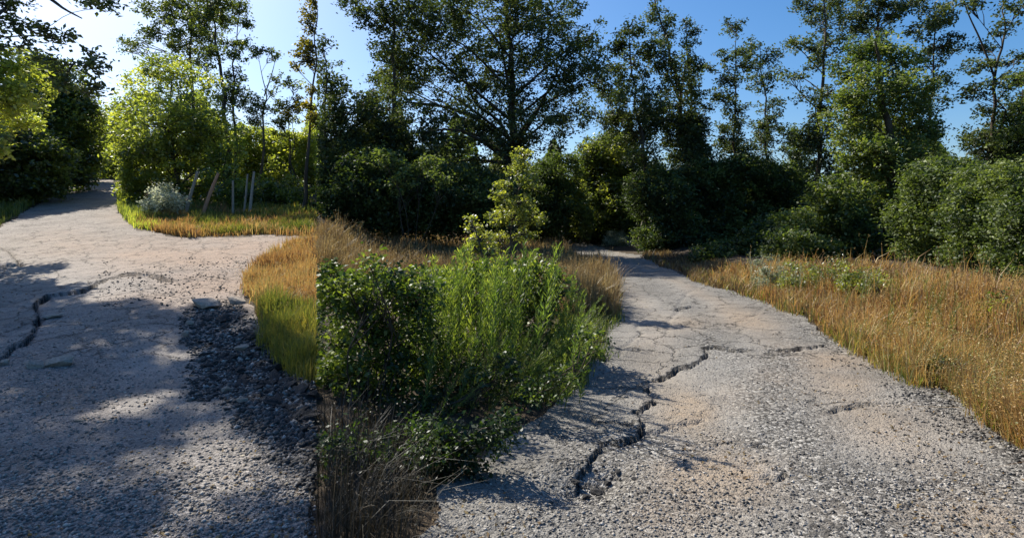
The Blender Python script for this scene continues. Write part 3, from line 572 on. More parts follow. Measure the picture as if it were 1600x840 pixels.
tree('oak_tree', 'tree with yellowing leaves and a slanted trunk standing at the seam', 21.5, [(471, 335), (478, 270), (486, 200), (493, 90), (492, -20)],
     [(490, 8, 10, 20), (484, 24, 14, 8), (488, 45, 10, 10), (480, 78, 16, 12), (468, 88, 10, 8), (486, 100, 14, 10), (462, 105, 7, 6), (486, 140, 10, 8), (488, 165, 12, 12), (492, 190, 8, 12)], 'yellow', .085, .13, 1.2, .23, 'L', mt=(.35, .25), spread=.3, extra=[])
Bl = 'sunlit scrub behind the posts'
shrub('scrub_bush', 'bright yellow green scrub behind the upright grey post', 30, [(398, 262, 28, 26), (425, 235, 24, 24), (390, 295, 30, 16), (380, 225, 16, 26), (405, 215, 18, 18), (425, 280, 24, 20), (372, 270, 18, 26)], 'young', .15, 1.1, .34, 'L', group=Bl, mt=(.6, .2))
shrub('scrub_bush', 'bright yellow green scrub by the slanted seam trunk', 29, [(455, 262, 30, 26), (484, 240, 20, 30), (488, 292, 16, 26), (450, 230, 22, 20), (470, 215, 16, 16), (460, 290, 26, 18), (490, 210, 10, 20)], 'young', .15, 1.1, .34, 'L', group=Bl, mt=(.65, .2))
shrub('scrub_bush', 'darker low scrub along the grass between posts and seam', 24, [(412, 300, 26, 18), (445, 300, 30, 20), (470, 312, 20, 14), (370, 300, 22, 20)], 'young', .12, 1.1, .27, 'L', group=Bl, mt=(.25, .18))
shrub('pale_shrub', 'whitish flowering shrub on the grass left of the leaning posts', 20, [(250, 318, 22, 18), (236, 332, 16, 10), (264, 304, 18, 12), (262, 332, 16, 12), (248, 342, 18, 8), (226, 342, 12, 8), (275, 318, 12, 10), (240, 305, 10, 10)], 'pale', .085, .55, .2, 'L', mt=(.7, .28))
shrub('scrub_bush', 'pale green tall tuft at the corner of the climbing road', 24, [(203, 262, 10, 22), (208, 290, 14, 16), (200, 282, 10, 14)], 'young', .1, 1.2, .2, 'L', mt=(.75, .2))

# tall oak outside the left edge, unseen upper boughs shaped to dapple the road
holes = [gp(*p)[:2] for p in [(35, 770), (150, 498), (375, 690), (430, 745), (265, 620), (20, 600), (440, 650), (290, 530), (300, 835), (118, 655), (235, 730), (160, 540)]]
wcl = []  # unseen clumps go up-sun of the wanted shade, with gaps for lit spots
pol = [(-160, 452), (60, 470), (160, 478), (300, 485), (400, 520), (470, 580), (494, 640), (494, 900), (-200, 900)]
tries = 0; cen = []
while tries < 9000 and len(wcl) < 170:
    tries += 1
    c, r = random.uniform(-200, 494), 452 + 450 * random.random() ** 1.5
    if not inpoly(np.array([c]), np.array([r]), pol)[0]: continue
    g = gp(c, r)
    rr = random.uniform(.32, .62)
    if any(np.hypot(*(g[:2] - h)) < .2 + .62 * rr for h in holes): continue
    if any(np.hypot(*(g[:2] - q)) < .38 for q in cen): continue
    t = random.uniform(12.0, 15.5); P = g + SUND * t
    if HOR - F * (P[2] - EYE - .9) / P[1] > -18: continue
    cen.append(g[:2]); wcl.append((P[0], P[1], P[2], rr, rr * .7))
vis = [(15, 8, 34, 16), (58, 40, 22, 12), (82, 60, 24, 12), (74, 90, 20, 10), (112, 58, 12, 9), (110, 100, 20, 9), (142, 90, 16, 7), (152, 114, 18, 9), (147, 140, 11, 6), (155, 2, 24, 5), (132, 4, 14, 4), (15, 38, 16, 12), (40, 70, 20, 9), (98, 125, 10, 8), (172, 12, 8, 5), (-20, 60, 30, 30)]
for v in vis:
    dv = 11.5 + rng.normal() * .5; P = at(v[0], v[1], dv); wcl.append((P[0], P[1], P[2], v[2] * dv / F, v[3] * dv / F))
b0 = np.array([-14.5, 12.5, float(zground(-14.5, 12.5))])
ov = tree('overhanging_oak_tree', 'dark oak boughs hanging into the top left of the sky', 12, None, None, 'fresh', .28, .11, 1.0, .2, 'L', mt=(.12, .12), wclumps=wcl, world_trunk=[b0, b0 + [.3, .2, 3], b0 + [.9, .8, 6], b0 + [2, 1.5, 9], b0 + [3.5, 2.4, 12.5]],
          extra=[])
mbt = MB(); Q = bez([at(30, -30, 11), at(75, -4, 11), at(100, 14, 11), at(128, 29, 11)], 9); tube(mbt, Q, np.linspace(.05, .012, 9), 6)
link('bare_branch', mesh('bare_branch', mbt, M['bark'], True, b0), ov)

# ------------------------------------------------------------------ saplings and the foreground bush
tree('sapling', 'young pale leaved sapling rising out of the foreground bush', 11, [(792, 420), (797, 370), (803, 320), (816, 240)],
     [(816, 242, 10, 12), (806, 265, 20, 10), (824, 285, 20, 10), (792, 290, 18, 8), (778, 308, 14, 9), (808, 315, 26, 10), (832, 340, 16, 10), (775, 342, 16, 9), (800, 340, 30, 12), (820, 365, 20, 10), (775, 370, 18, 9)], 'fresh', .028, .06, 1.1, .10, cat='sapling', mt=(.75, .2), spread=.25)
tree('sapling', 'short leafy sapling tip poking up left of the taller sapling', 8, [(750, 430), (745, 390), (735, 338)],
     [(733, 343, 9, 5), (742, 357, 12, 6), (752, 372, 16, 8), (740, 386, 16, 8), (762, 392, 16, 10)], 'fresh', .014, .05, 1.1, .08, cat='sapling', mt=(.8, .2), spread=.12)
shrub('bramble_bush', 'dense bramble with small dark shiny leaves in the left of the foreground bush', 5.2,
      [(510, 425, 24, 18), (545, 448, 26, 16), (580, 420, 18, 18), (612, 445, 24, 20), (640, 430, 16, 16), (660, 455, 28, 18), (530, 465, 40, 18), (590, 465, 40, 18), (530, 470, 50, 34), (590, 480, 55, 38), (650, 470, 40, 36), (530, 530, 50, 36), (600, 540, 55, 36), (560, 590, 60, 36), (630, 590, 50, 40), (510, 590, 40, 36), (680, 540, 40, 40)],
      'bramble', .05, .62, .11, mt=(.5, .3), r0=.012, spread=.45)
shrub('bramble_bush', 'low bramble tangle behind the tall green weeds, up to the sapling', 7, [(700, 432, 45, 16), (760, 428, 50, 18), (820, 425, 46, 20), (700, 460, 50, 24), (780, 460, 60, 30), (850, 450, 40, 30), (760, 520, 60, 40), (840, 520, 50, 36)],
      'bramble', .06, .8, .13, mt=(.6, .25), r0=.012, spread=.4)
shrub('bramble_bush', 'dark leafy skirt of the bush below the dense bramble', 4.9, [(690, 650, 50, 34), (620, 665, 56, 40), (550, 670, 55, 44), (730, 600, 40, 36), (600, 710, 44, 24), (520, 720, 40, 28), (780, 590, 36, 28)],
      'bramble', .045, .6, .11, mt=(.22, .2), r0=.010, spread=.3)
shrub('ground_ivy', 'dark low leaves in the black shade at the bottom of the bush', 3.75, [(520, 740, 44, 26), (580, 750, 50, 26), (640, 735, 44, 24), (530, 800, 40, 22), (600, 790, 36, 18), (690, 700, 50, 26), (735, 690, 44, 22), (770, 668, 36, 18), (700, 735, 40, 16), (560, 700, 60, 26), (630, 690, 50, 26), (510, 770, 24, 30), (570, 825, 50, 14)], 'bramble', .035, .6, .10, mt=(.12, .14), r0=.006, spread=.15)  # very dark leaf tint stands in for the shade under the bush
shrub('ground_ivy', 'low leafy fringe spilling from the bush onto the road edge', 4.6, [(800, 640, 40, 22), (845, 615, 34, 18), (890, 575, 30, 20), (760, 660, 34, 20), (925, 535, 24, 18)], 'bramble', .035, .3, .08, mt=(.35, .22), r0=.006, spread=.2)
# tall weeds: feathery stems with narrow upright leaves
def make_weed(h, nl, seed, mat='weed', mt=.5, ll=.085, wd=.075, upv=1.5):
    r = np.random.default_rng(seed)
    st = MB(); lf = MB()
    lean = r.normal(size=2) * .07
    P = np.array([[lean[0] * t * t * h, lean[1] * t * t * h, h * t] for t in np.linspace(0, 1, 7)]); tube(st, P, np.linspace(.005, .0018, 7), 4)
    def put(A, dirv, n, l0, tb):
        k = np.linspace(.05, 1, n); C = A + dirv * k[:, None]; an = np.arange(n) * 2.4 + r.uniform(0, 6)
        a = np.stack([np.cos(an), np.sin(an), np.full(n, upv) + r.normal(size=n) * .4], 1); a = unit(a)
        L = l0 * (1.1 - .6 * k) * r.uniform(.7, 1.3, n)
        b = unit(np.cross(a, np.array([0, 0, 1.]) + r.normal(size=(n, 3)) * .5)); Wd = L * wd
        V = np.stack([C, C + a * (L * .45)[:, None] + b * Wd[:, None] + [0, 0, .004], C + a * L[:, None], C + a * (L * .45)[:, None] - b * Wd[:, None]], 1)
        lf.add(V.reshape(-1, 3), np.arange(n * 4).reshape(n, 4), np.repeat(np.clip(mt + .2 * (k - .5) + r.normal(size=n) * .15, 0, 1), 4))
    put(np.array([0, 0, .02]), P[-1], nl, ll, 0)
    for q in range(int(nl / 9)):
        t = r.uniform(.35, .95); A = P[0] + (P[-1] - P[0]) * t; an = r.uniform(0, 6.28); ln = (1.05 - t) * h * .38 + .05
        dv = np.array([math.cos(an) * .42, math.sin(an) * .42, .9]) * ln
        tube(st, [A, A + dv * .5, A + dv], [.002, .0015, .001], 3); put(A, dv, 12, ll * .6, 0)
    return mesh('stem', st, M[mat], True), mesh('leaves', lf, M[mat])
WV = [make_weed(1.0, 95 + 12 * s, s, 'weed', .35 + .09 * s) for s in range(5)]
Gw = 'tall feathery green weeds in the foreground bush'
first = None
def place_weed(kinds, p, sc, label, group, cat='weed', name='tall_weed', tilt=0):
    t = thing(name, label, cat, p, group); k = kinds[rng.integers(len(kinds))]
    link('stem', k[0], t); link('leaves', k[1], t)
    t.scale = (sc * 1.0, sc * 1.0, sc); t.rotation_euler = (rng.normal() * .06, tilt + rng.normal() * .07, rng.uniform(0, 6.28)); return t
n = 0
while n < 58:
    c = 635 + 270 * rng.uniform() ; d = rng.uniform(4.9, 6.6)
    top = np.interp(c, [635, 680, 740, 800, 850, 880, 905], [425, 410, 395, 385, 400, 430, 470]) + abs(rng.normal()) * 60 - 14
    x = (c - 800) / F * d; z0 = float(zground(x, d)); h = EYE + (HOR - top) / F * d - z0
    if h < .3: continue
    rel = (c - 635) / 270
    t = place_weed(WV, (x, d, z0), h, 'feathery fresh green weed standing in the foreground bush', Gw)
    t.rotation_euler = (rng.normal() * .05, .03 + .32 * max(0, rel - .55) + rng.normal() * .05, 0); n += 1
WS = [make_weed(1.0, 60, 60 + s_, 'straw', .45, .07, .05, 1.4) for s_ in range(3)]
WD = [make_weed(1.0, 80, 70 + s_, 'green', .35, .07, .07, 1.4) for s_ in range(3)]
for i in range(84):                                           # leaning outer growth above the road edge
    c = rng.uniform(690, 945); d = np.interp(c, [690, 800, 945], [4.3, 4.75, 7.3]) + abs(rng.normal()) * .5
    x = (c - 800) / F * d - .16; z0 = float(zground(x, d)); kd = i % 3
    t = place_weed((WV, WD, WS)[kd], (x, d, z0), rng.uniform(.4, .8) * (.85 if kd == 2 else 1), ('fresh green weed leaning from the bush out over the road edge', 'olive weed leaning from the bush out over the road edge', 'dead brown weed stalk leaning from the bush out over the road edge')[kd],
                   ('fresh weeds leaning over the road edge', 'olive weeds leaning over the road edge', 'dead stalks leaning over the road edge')[kd])
    t.rotation_euler = (-.05 + rng.normal() * .18, .42 + rng.normal() * .22, 0)
WB = [make_weed(.7, 70, 20 + s, 'green', .6, .05, .10, .9) for s in range(3)]
WG = [make_weed(.7, 70, 30 + s, 'pale', .12, .05, .10, .9) for s in range(2)]
for (c, r, h, k, lab) in [(1318, 505, .75, WB, 'green leafy weed on the golden bank, left of the pair'), (1352, 495, .85, WB, 'green leafy weed on the golden bank, right of the pair'), (1290, 470, .6, WB, 'small green weed where the bank grass meets the shrub')]:
    for q in range(1):
        p = gp(c, r); t = place_weed(WB, p, h * 1.3, lab, 'green weeds on the golden bank')
for (cl_, d_, mt_, m_, lb_) in [([(1196, 425, 16, 22), (1188, 445, 14, 12), (1210, 440, 14, 14)], 13.2, .3, 'pale', 'grey green weedy clump at the start of the bank by the road'), ([(1250, 430, 22, 20), (1240, 450, 20, 14), (1272, 440, 16, 18)], 12, .5, 'fresh', 'loose green weedy clump near the start of the bank'),
        ([(1312, 420, 20, 16), (1300, 440, 18, 14)], 12, .45, 'fresh', 'green weedy clump below the corner shrub on the bank crest'), ([(1372, 450, 16, 22), (1360, 480, 20, 14), (1384, 475, 14, 14)], 9.6, .45, 'fresh', 'tallest green weedy clump in the middle of the bank'),
        ([(1440, 470, 20, 14), (1458, 482, 16, 10)], 8.9, .4, 'fresh', 'green clump high in the golden grass below the hedge bushes'), ([(1510, 505, 18, 14), (1495, 520, 16, 10)], 7.2, .3, 'fresh', 'olive clump in the middle of the golden grass, left of the shiny bush'), ([(1345, 525, 18, 10), (1362, 535, 14, 10)], 7.4, .4, 'fresh', 'low green clump at the road edge of the bank'), ([(1530, 590, 22, 14), (1515, 605, 16, 10)], 5.7, .3, 'fresh', 'olive clump at the road edge right of the dark cushion'),
        ([(1410, 520, 16, 12), (1430, 530, 14, 10)], 7.6, .35, 'fresh', 'low green clump at the lower edge of the golden grass'), ([(1580, 620, 22, 20), (1598, 640, 20, 16), (1565, 640, 14, 12)], 5.3, .5, 'fresh', 'green weedy clump near the road at the right edge')]:
    shrub('weed_clump', lb_, d_, cl_, m_, .0052 * d_, .42, .0125 * d_, mt=(mt_, .25), r0=.004, spread=.25, wid=.3, cat='weed')
for i in range(18):
    c, r = rng.uniform(1180, 1590), 0; r = np.interp(c, [1180, 1400, 1590], [448, 500, 560]) + rng.normal() * 28
    place_weed(WB, gp(c, r), rng.uniform(.6, 1.1), 'single leafy green weed scattered among the golden grass', 'green weeds scattered over the golden bank')
for i in range(9):
    p = gp(1180 + i * 9 + rng.normal() * 4, 452 + i * 2 + rng.normal() * 4)
    place_weed(WG, p, rng.uniform(.8, 1.25), 'greyish dry weed at the near end of the bank by the road', 'greyish weeds at the start of the bank')
shrub('bramble_bush', 'small shiny leaved bush on the bank at the right edge', 7.4, [(1566, 486, 30, 18), (1592, 500, 28, 22), (1550, 500, 20, 14), (1610, 480, 28, 22)], 'bramble', .06, 1.0, .12, mt=(.6, .25), r0=.01, spread=.2)
shrub('tussock_bush', 'low dark green cushion at the foot of the bank', 5.9, [(1466, 580, 30, 18), (1445, 588, 18, 14), (1486, 590, 20, 12)], 'bramble', .035, 1.1, .07, mt=(.3, .2), r0=.006, spread=.1)
shrub('clover_tuft', 'small green plant growing in the middle of the grey road', 5.1, [(1297, 649, 9, 4), (1302, 652, 6, 3)], 'weed', .025, 1.3, .04, mt=(.7, .2), r0=.003, spread=.03, cat='plant')
shrub('clover_tuft', 'tiny green plant on the grey road nearer than the bigger one', 4.35, [(1299, 691, 4, 2)], 'weed', .016, 1.0, .025, mt=(.7, .2), r0=.002, spread=.02, cat='plant')
shrub('bramble_bush', 'green shrub half way along the bank beside the green weeds', 10.5, [(1340, 440, 26, 14), (1325, 465, 22, 14), (1360, 470, 22, 14), (1320, 485, 16, 10)], 'fresh', .06, 1.0, .13, mt=(.6, .2), r0=.01, spread=.25)

# ------------------------------------------------------------------ grass
def grass(name, label, poly, n, h, mat, side, tint=(.5, .2), lean=.35, wmin=.003, patch=.5, seed=0, heads=0.):
    pc = np.array(poly, float); c = rng.uniform(pc[:, 0].min(), pc[:, 0].max(), n * 3); r = rng.uniform(pc[:, 1].min(), pc[:, 1].max(), n * 3)
    amp = np.clip((r - 300) * .18, 4, 40)
    ok = inpoly(c + (fbm(c * .03, r * .05, 61, 3) - .5) * amp * 1.5, r + (fbm(c * .03, r * .05, 65, 3) - .5) * amp * .7, poly); c = c[ok][:n]; r = r[ok][:n]; P = gpa(c, r)
    P[:, :2] += rng.normal(size=(len(P), 2)) * .05; k = keep(P, side); P = P[k]; n = len(P)
    i = (P[:, 1] < 60); P = P[i]; n = len(P); P[:, 2] = ztop(P) - .01
    dn = fbm(P[:, 0] * 1.1, P[:, 1] * 1.1, seed + 5, 3)
    H = rng.uniform(h[0], h[1], n) * (.1 + 1.8 * dn)
    az = rng.uniform(0, 6.28, n); ln = np.abs(rng.normal(size=n)) * lean
    dirv = np.stack([np.cos(az), np.sin(az), np.zeros(n)], 1); sd = np.stack([-np.sin(az + rng.normal(size=n)), np.cos(az), np.zeros(n)], 1); sd = unit(sd)
    w = np.maximum(wmin, P[:, 1] * .00065) * rng.uniform(.7, 1.4, n)
    m = P + dirv * (H * ln * .35)[:, None] + np.array([0, 0, 1]) * (H * .55)[:, None]
    t = P + dirv * (H * ln)[:, None] + np.array([0, 0, 1]) * (H * (1 - .25 * ln))[:, None]
    V = np.stack([P - sd * w[:, None], P + sd * w[:, None], m + sd * (w * .8)[:, None], t, m - sd * (w * .8)[:, None]], 1)
    tn = np.clip(rng.normal(tint[0], tint[1], n) + (fbm(P[:, 0] * .7, P[:, 1] * .7, seed + 40, 3) - .5) * patch * 2, 0, 1)
    mb = MB(); base = np.arange(n) * 5
    mb.add(V.reshape(-1, 3), np.stack([base, base + 1, base + 2, base + 4], 1), np.repeat(tn, 5))
    mb.f.append(np.stack([base + 4, base + 2, base + 3], 1))
    if heads > 0:                                             # seed heads on some stalks
        s = rng.uniform(size=n) < heads; T_ = t[s]; q = int(s.sum())
        if q:
            C = np.repeat(T_, 4, 0) + rng.normal(size=(q * 4, 3)) * np.array([.008, .008, .025]); leaves(mb, C, np.maximum(.02, C[:, 1] * .002), np.clip(np.repeat(tn[s], 4) + .25, 0, 1), .45)
    return tag(link(name, mesh(name, mb, M[mat])), label, None, None, 'stuff')
BANK = [(1100, 436), (1162, 458), (1235, 484), (1300, 524), (1400, 585), (1480, 610), (1540, 655), (1610, 700), (1900, 860), (1900, 560), (1640, 478), (1560, 455), (1480, 436), (1400, 420), (1300, 420), (1200, 424), (1130, 422)]
grass('dry_grass', 'golden dry grass on the bank right of the road', BANK, 74000, (.11, .40), 'gold', 'R', (.52, .24), .6, .0018, .6, 1, .15)
grass('shade_grass', 'low dull grass in the shade at the start of the bank', [(1005, 402), (1090, 438), (1170, 462), (1190, 430), (1120, 408), (1030, 394)], 8000, (.08, .28), 'brown', 'R', (.45, .25), .5, .003, .5, 15)
grass('brown_grass', 'dull brown grass mixed into the golden bank', BANK, 22000, (.1, .36), 'brown', 'R', (.6, .25), .6, .002, .5, 21, .15)
grass('tall_grass', 'tall seeding stalks standing above the golden grass', BANK, 2600, (.3, .7), 'gold', 'R', (.6, .25), .5, .0018, .5, 25, .9)
grass('green_grass', 'green blades growing through the golden bank', BANK, 15000, (.08, .3), 'green', 'R', (.35, .25), .6, .002, .5, 22)
grass('bank_edge_grass', 'greenish grass along the foot of the bank', [(1010, 402), (1090, 438), (1162, 460), (1235, 486), (1300, 526), (1400, 588), (1480, 612), (1560, 670), (1580, 640), (1480, 580), (1400, 545), (1300, 490), (1160, 440)], 11000, (.08, .25), 'green', 'R', (.55, .22), .6, .0025, .5, 2)
grass('brown_grass', 'reddish brown dry grass behind the foreground bush', [(497, 368), (640, 370), (760, 372), (850, 376), (895, 396), (935, 420), (962, 446), (955, 500), (900, 500), (497, 440)], 40000, (.3, .66), 'brown', 'R', (.62, .24), .4, .003, .5, 3, .2)
grass('verge_grass', 'green and straw grass between the bush and the road', [(880, 430), (966, 446), (964, 485), (944, 545), (900, 602), (830, 640), (800, 620), (860, 540)], 9000, (.06, .2), 'green', 'R', (.45, .22), .7, .002, .5, 4)
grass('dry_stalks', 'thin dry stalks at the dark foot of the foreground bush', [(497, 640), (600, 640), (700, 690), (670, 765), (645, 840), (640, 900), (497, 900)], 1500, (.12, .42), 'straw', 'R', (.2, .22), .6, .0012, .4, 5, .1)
grass('yellow_grass', 'yellow and rust coloured grass beside the junction', [(383, 446), (410, 412), (455, 386), (494, 378), (494, 480), (470, 486), (402, 490)], 17000, (.10, .34), 'gold', 'L', (.58, .2), .4, .003, .5, 6, .1)
grass('brown_grass', 'rusty brown grass between the yellow and the green patch', [(392, 450), (440, 455), (494, 462), (494, 500), (410, 498)], 5000, (.06, .24), 'brown', 'L', (.7, .25), .5, .003, .5, 17, .1)
grass('roadside_grass', 'green grass at the edge of the rubble', [(402, 488), (494, 478), (494, 596), (462, 572), (430, 535)], 8000, (.15, .34), 'green', 'L', (.5, .2), .5, .003, .4, 7)
grass('verge_grass', 'olive grass under the posts', [(205, 318), (216, 350), (300, 366), (420, 364), (494, 365), (494, 330), (300, 322)], 17000, (.14, .34), 'green', 'L', (.4, .22), .5, .004, .7, 8)
grass('dry_grass', 'straw coloured blades among the olive grass under the posts', [(205, 335), (216, 354), (300, 369), (420, 366), (494, 367), (494, 335), (300, 328)], 9000, (.1, .3), 'gold', 'L', (.35, .2), .5, .003, .7, 18)
grass('verge_grass', 'bright yellow green grass at the inner corner of the climbing road', [(184, 300), (188, 330), (214, 356), (250, 360), (240, 330), (206, 296)], 5000, (.14, .34), 'young', 'L', (.6, .22), .5, .004, .5, 12)
grass('dry_grass', 'golden tufts below the whitish shrub', [(212, 350), (250, 362), (302, 372), (305, 345), (270, 335), (235, 345)], 5000, (.14, .36), 'gold', 'L', (.6, .2), .5, .003, .5, 13)
grass('verge_grass', 'shaded grass under the hedge at the left', [(-300, 440), (-120, 398), (0, 351), (60, 316), (126, 281), (110, 276), (0, 300), (-300, 340)], 16000, (.15, .4), 'green', 'L', (.35, .2), .5, .004, .5, 9)
# fallen leaves along the road edges
q = 1700; c = rng.uniform(-50, 1700, q * 3); r = rng.uniform(380, 900, q * 3); k = inpoly(c, r, ROAD_R) | inpoly(c, r, ROAD_L); P = gpa(c[k], r[k]); wq = fbm(P[:, 0] * 1.3, P[:, 1] * 1.3, 88, 3); P = P[wq > .55][:q]; P[:, 2] = ztop(P) + .006
mb = MB(); leaves(mb, P, rng.uniform(.015, .04, len(P)), rng.uniform(.1, .9, len(P)), .5, 4.0, 0)
tag(link('fallen_leaves', mesh('fallen_leaves', mb, M['brown'])), 'small dry leaves and bark bits lying on the roads', None, None, 'stuff')
# dry twig plants at the bottom of the bush
def make_twig(seed):
    r = np.random.default_rng(seed); st = MB()
    for q in range(4):
        an = r.uniform(-.7, 1.9); ln = r.uniform(.25, .45); e = np.array([math.cos(an) * .75, math.sin(an) * .4 - .2, r.uniform(.45, .8)]) * ln
        P = bez([np.zeros(3), e * .5 + [0, 0, .05], e], 6); tube(st, P, np.linspace(.003, .0012, 6), 4, .8)
        for k in range(3):
            A = P[r.integers(2, 5)]; f = unit(e + r.normal(size=3) * .25) * r.uniform(.06, .14); tube(st, [A, A + f * .6 + [0, 0, .01], A + f], [.002, .0015, .001], 3, .8)
    return mesh('dry_twigs', st, M['straw'], True)
TW = [make_twig(s) for s in range(3)]
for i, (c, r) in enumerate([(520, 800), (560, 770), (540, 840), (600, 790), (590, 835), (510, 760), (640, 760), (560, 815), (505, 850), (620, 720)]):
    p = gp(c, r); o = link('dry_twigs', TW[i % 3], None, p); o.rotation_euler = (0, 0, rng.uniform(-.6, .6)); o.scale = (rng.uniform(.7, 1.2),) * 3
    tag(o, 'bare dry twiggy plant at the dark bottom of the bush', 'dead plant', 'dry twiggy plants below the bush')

# ------------------------------------------------------------------ posts
def post(label, c0, r0, c1, r1, d, rad, mat, group='leaning fence posts'):
    x0 = (c0 - 800) / F * d; b = np.array([x0, d, float(zground(x0, d))]); e = at(c1, r1, d + rng.normal() * .15)
    P = bez([b - (e - b) * .12, (b + e) / 2 + rng.normal(size=3) * .012, e], 8); mb = MB(); tube(mb, P, np.linspace(rad * 1.1, rad * .85, 8) * rng.uniform(.92, 1.08, 8), 8)
    m = 8; mb.add(np.concatenate([mb.v[0][-m:], [P[-1] + (P[-1] - P[-2]) * .03]]), np.array([[i, (i + 1) % m, m] for i in range(m)]))
    o = link('fence_post', mesh('fence_post', mb, M[mat], False, b), None, b); return tag(o, label, 'post', group)
post('grey brown post leaning right, leftmost of the five by the scrub', 289, 325, 309, 268, 20.5, .055, 'greypost')
post('reddish wooden post leaning steeply right over the grass', 315, 330, 341, 271, 20, .06, 'redpost')
post('short upright grey post between the leaning red one and the pair', 364, 330, 364, 282, 20.5, .04, 'greypost')
post('thin grey post, left of the close pair', 381, 330, 387, 272, 21, .035, 'greypost')
post('thicker grey post, right of the close pair', 390, 330, 397, 268, 20.8, .05, 'greypost')
post('dim leaning post in the shade of the wood, left of two', 997, 392, 1006, 338, 32, .05, 'greypost', 'shaded posts at the far road bend')
post('dim leaning post in the shade of the wood, right of two', 1010, 396, 1025, 340, 32, .05, 'greypost', 'shaded posts at the far road bend')

# ------------------------------------------------------------------ stones, rubble, gravel
def rockmesh(name, mat, seed, flat=.6, sub=2, rough_=.28, ang=True):
    import bmesh
    bm = bmesh.new(); bmesh.ops.create_icosphere(bm, subdivisions=sub, radius=.5)
    r = np.random.default_rng(seed); pl = [(unit(r.normal(size=3)), r.uniform(.26, .44)) for _ in range(11)]
    for v in bm.verts:
        p = np.array(v.co)
        for (nn, dd_) in pl:
            e = p @ nn - dd_
            if e > 0: p = p - nn * e
        p = p * (1 + rough_ * .25 * r.normal()) * [1, 1, flat]
        v.co = p
    me = bpy.data.meshes.new(name); bm.to_mesh(me); bm.free()
    a = me.attributes.new('tint', 'FLOAT', 'POINT'); a.data.foreach_set('value', np.full(len(me.vertices), .5, np.float32)); me.materials.append(mat); return me
RK = [rockmesh('stone', M['stone'], s, .45 + .1 * (s % 3)) for s in range(5)]
for i, (c, r, w, h, lab) in enumerate([
    (318, 478, 56, .42, 'largest pale flat stone at the head of the dark rubble'), (369, 473, 30, .4, 'pale stone just right of the largest flat stone'),
    (96, 568, 50, .3, 'long pale flat stone lying in the broken gravel at left'), (56, 572, 28, .5, 'rounded brownish stone left of the long flat stone'),
    (88, 803, 17, .6, 'single pale pointed stone near the bottom of the left road'), (122, 658, 15, .5, 'small pale stone alone in the shaded gravel'),
    (82, 495, 30, .18, 'thin pale slab just below the broken asphalt edge'), (291, 522, 14, .6, 'white stone left of the rubble edge'), (298, 505, 14, .5, 'small white stone above the other by the rubble'),
    (352, 610, 16, .6, 'whitish stone in the middle of the dark rubble'), (375, 545, 22, .5, 'grey flat stone in the upper rubble'), (378, 628, 18, .6, 'grey stone at the lower edge of the rubble'), (8, 568, 18, .5, 'grey stone at the left edge beside the gravel')]):
    p = gp(c, r); s = w * p[1] / F; o = link('stone', RK[i % 5], None, p + [0, 0, s * h * .22]); o.scale = (s * 1.2, s * .75, s * h * 2.3); o.rotation_euler = (rng.normal() * .12, rng.normal() * .12, rng.normal() * .3)
    tag(o, lab, 'stone')
CK = [rockmesh('asphalt_chunk', M['chunk'], 50 + s, .5, 2, .5) for s in range(6)]
n = 0
RUB = [(300, 480), (350, 478), (400, 510), (450, 565), (494, 605), (494, 700), (440, 650), (380, 620), (330, 600), (320, 560)]
while n < 150:
    c, r = rng.uniform(290, 494), rng.uniform(478, 700)
    if not inpoly(np.array([c]), np.array([r]), RUB)[0]: continue
    p = gp(c, r); p[2] = ztop(np.array([p]))[0]; s = rng.uniform(.05, .14) * (1 if rng.uniform() < .8 else 1.7)
    o = link('asphalt_chunk', CK[n % 6], None, p + [0, 0, s * .08]); o.scale = (s, s * rng.uniform(.6, 1), s * rng.uniform(.5, .9)); o.rotation_euler = (rng.normal() * .35, rng.normal() * .35, rng.uniform(0, 6.28))
    tag(o, 'black broken asphalt chunk in the rubble strip beside the green grass', 'rubble', 'broken asphalt chunks in the rubble strip'); n += 1
for i, (c, r, w) in enumerate([(935, 745, 26), (915, 755, 20), (950, 735, 18), (900, 742, 18), (965, 728, 14), (990, 742, 12), (940, 762, 14)]):
    p = gp(c, r); p[2] = ztop(np.array([p]))[0]; s = w * p[1] / F; o = link('asphalt_chunk', CK[i % 6], None, p + [0, 0, s * .12]); o.scale = (s, s * .8, s * .8); o.rotation_euler = (0, 0, i)
    tag(o, 'dark asphalt lump loosened along the broken road edge near the bush', 'rubble', 'lumps along the broken road edge')
OC = np.array([[1, 0, 0], [0, 1, 0], [-1, 0, 0], [0, -1, 0], [0, 0, 1], [0, 0, -1]], float) * .5
OF = np.array([[0, 1, 4], [1, 2, 4], [2, 3, 4], [3, 0, 4], [1, 0, 5], [2, 1, 5], [3, 2, 5], [0, 3, 5]])
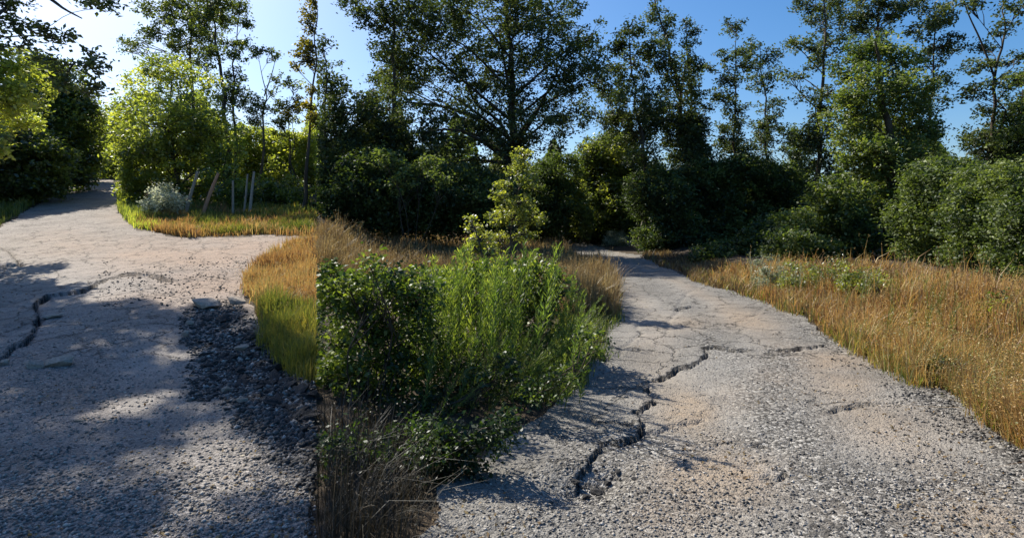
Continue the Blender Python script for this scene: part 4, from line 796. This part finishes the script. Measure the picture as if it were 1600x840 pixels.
def gravel(name, label, poly, n, size, mat, side, w=None, zpow=2.2):
    pc = np.array(poly, float); c = rng.uniform(pc[:, 0].min(), pc[:, 0].max(), n * 4); r = rng.uniform(pc[:, 1].min(), pc[:, 1].max(), n * 4)
    k = inpoly(c + (fbm(c * .035, r * .05, 71, 4) - .5) * 110 + rng.normal(size=len(c)) * 9, r + (fbm(c * .03, r * .05, 75, 4) - .5) * 60 + rng.normal(size=len(c)) * 6, poly)
    if w is not None:
        q = np.zeros(len(c))
        for (a, b, rx, ry, am) in w: q = np.maximum(q, am * np.exp(-(((c - a) / rx) ** 2 + ((r - b) / ry) ** 2)))
        k &= rng.uniform(size=len(c)) < q + .08
    P = gpa(c[k][:n], r[k][:n]); P = P[keep(P, side)]; n = len(P); P[:, 2] = ztop(P)
    s = size[0] + (size[1] - size[0]) * rng.uniform(size=n) ** (zpow * 1.6); s = np.maximum(s, P[:, 1] * .0011)
    V = OC[None] * (1 + .28 * rng.normal(size=(n, 6, 1))) + .06 * rng.normal(size=(n, 6, 3)); V = V * np.array([1, 1, .65]); an = rng.uniform(0, 6.28, n)
    ca, sa = np.cos(an)[:, None], np.sin(an)[:, None]
    V = np.stack([V[..., 0] * ca - V[..., 1] * sa, V[..., 0] * sa + V[..., 1] * ca, V[..., 2]], -1) * s[:, None, None] + P[:, None] + np.array([0, 0, 1]) * (s * .15)[:, None, None]
    mb = MB(); mb.add(V.reshape(-1, 3), (OF[None] + (np.arange(n) * 6)[:, None, None]).reshape(-1, 3), np.repeat(np.clip(rng.normal(.5, .17, n), 0, 1), 6))
    return tag(link(name, mesh(name, mb, M[mat])), label, None, None, 'stuff')
gravel('gravel', 'loose grey gravel on the shaded left road', [(-100, 470), (300, 470), (400, 490), (494, 600), (494, 1000), (-200, 1000)], 26000, (.004, .03), 'grit', 'L', [(440, 720, 90, 130, 1), (100, 600, 150, 70, .5), (60, 790, 120, 90, .7), (300, 800, 200, 80, .6), (400, 570, 80, 80, .7), (180, 530, 80, 40, .5)])
gravel('rubble_gravel', 'black crumbs of asphalt in the rubble strip', [(280, 470), (360, 470), (420, 505), (470, 565), (494, 590), (494, 780), (430, 700), (360, 640), (310, 600), (290, 540)], 12000, (.008, .06), 'darkgrit', 'L')
gravel('rubble_gravel', 'pale stone bits among the black rubble', RUB, 1800, (.012, .07), 'grit', 'L')
gravel('gravel', 'loose pale gravel over the grey road', [(640, 900), (690, 770), (900, 640), (1000, 560), (1300, 560), (1480, 612), (1600, 700), (1900, 950)], 15000, (.005, .024), 'grit', 'R', [(1000, 720, 150, 60, .8), (950, 800, 200, 60, .9), (1450, 760, 220, 60, .8), (1240, 580, 60, 60, .6), (1500, 640, 120, 30, .9)])
gravel('roadside_gravel', 'dark gravel strip between road and golden bank', [(1290, 520), (1400, 580), (1480, 606), (1540, 650), (1620, 700), (1800, 820), (1640, 760), (1500, 670), (1400, 610), (1300, 550)], 6000, (.008, .035), 'darkgrit', 'R')
gravel('dark_gravel', 'black bits of gravel scattered on the grey road', [(700, 880), (900, 660), (1050, 560), (1300, 560), (1480, 620), (1700, 800), (1800, 900)], 3800, (.006, .026), 'darkgrit', 'R', [(1450, 800, 150, 50, 1), (1240, 600, 50, 60, .8), (1130, 790, 150, 50, .8), (1450, 690, 100, 40, .6), (960, 770, 70, 50, .9)])
gravel('junction_gravel', 'brown earth crumbs on the sunlit junction', [(150, 430), (300, 400), (390, 400), (385, 480), (300, 480), (150, 470)], 1500, (.01, .05), 'darkgrit', 'L')
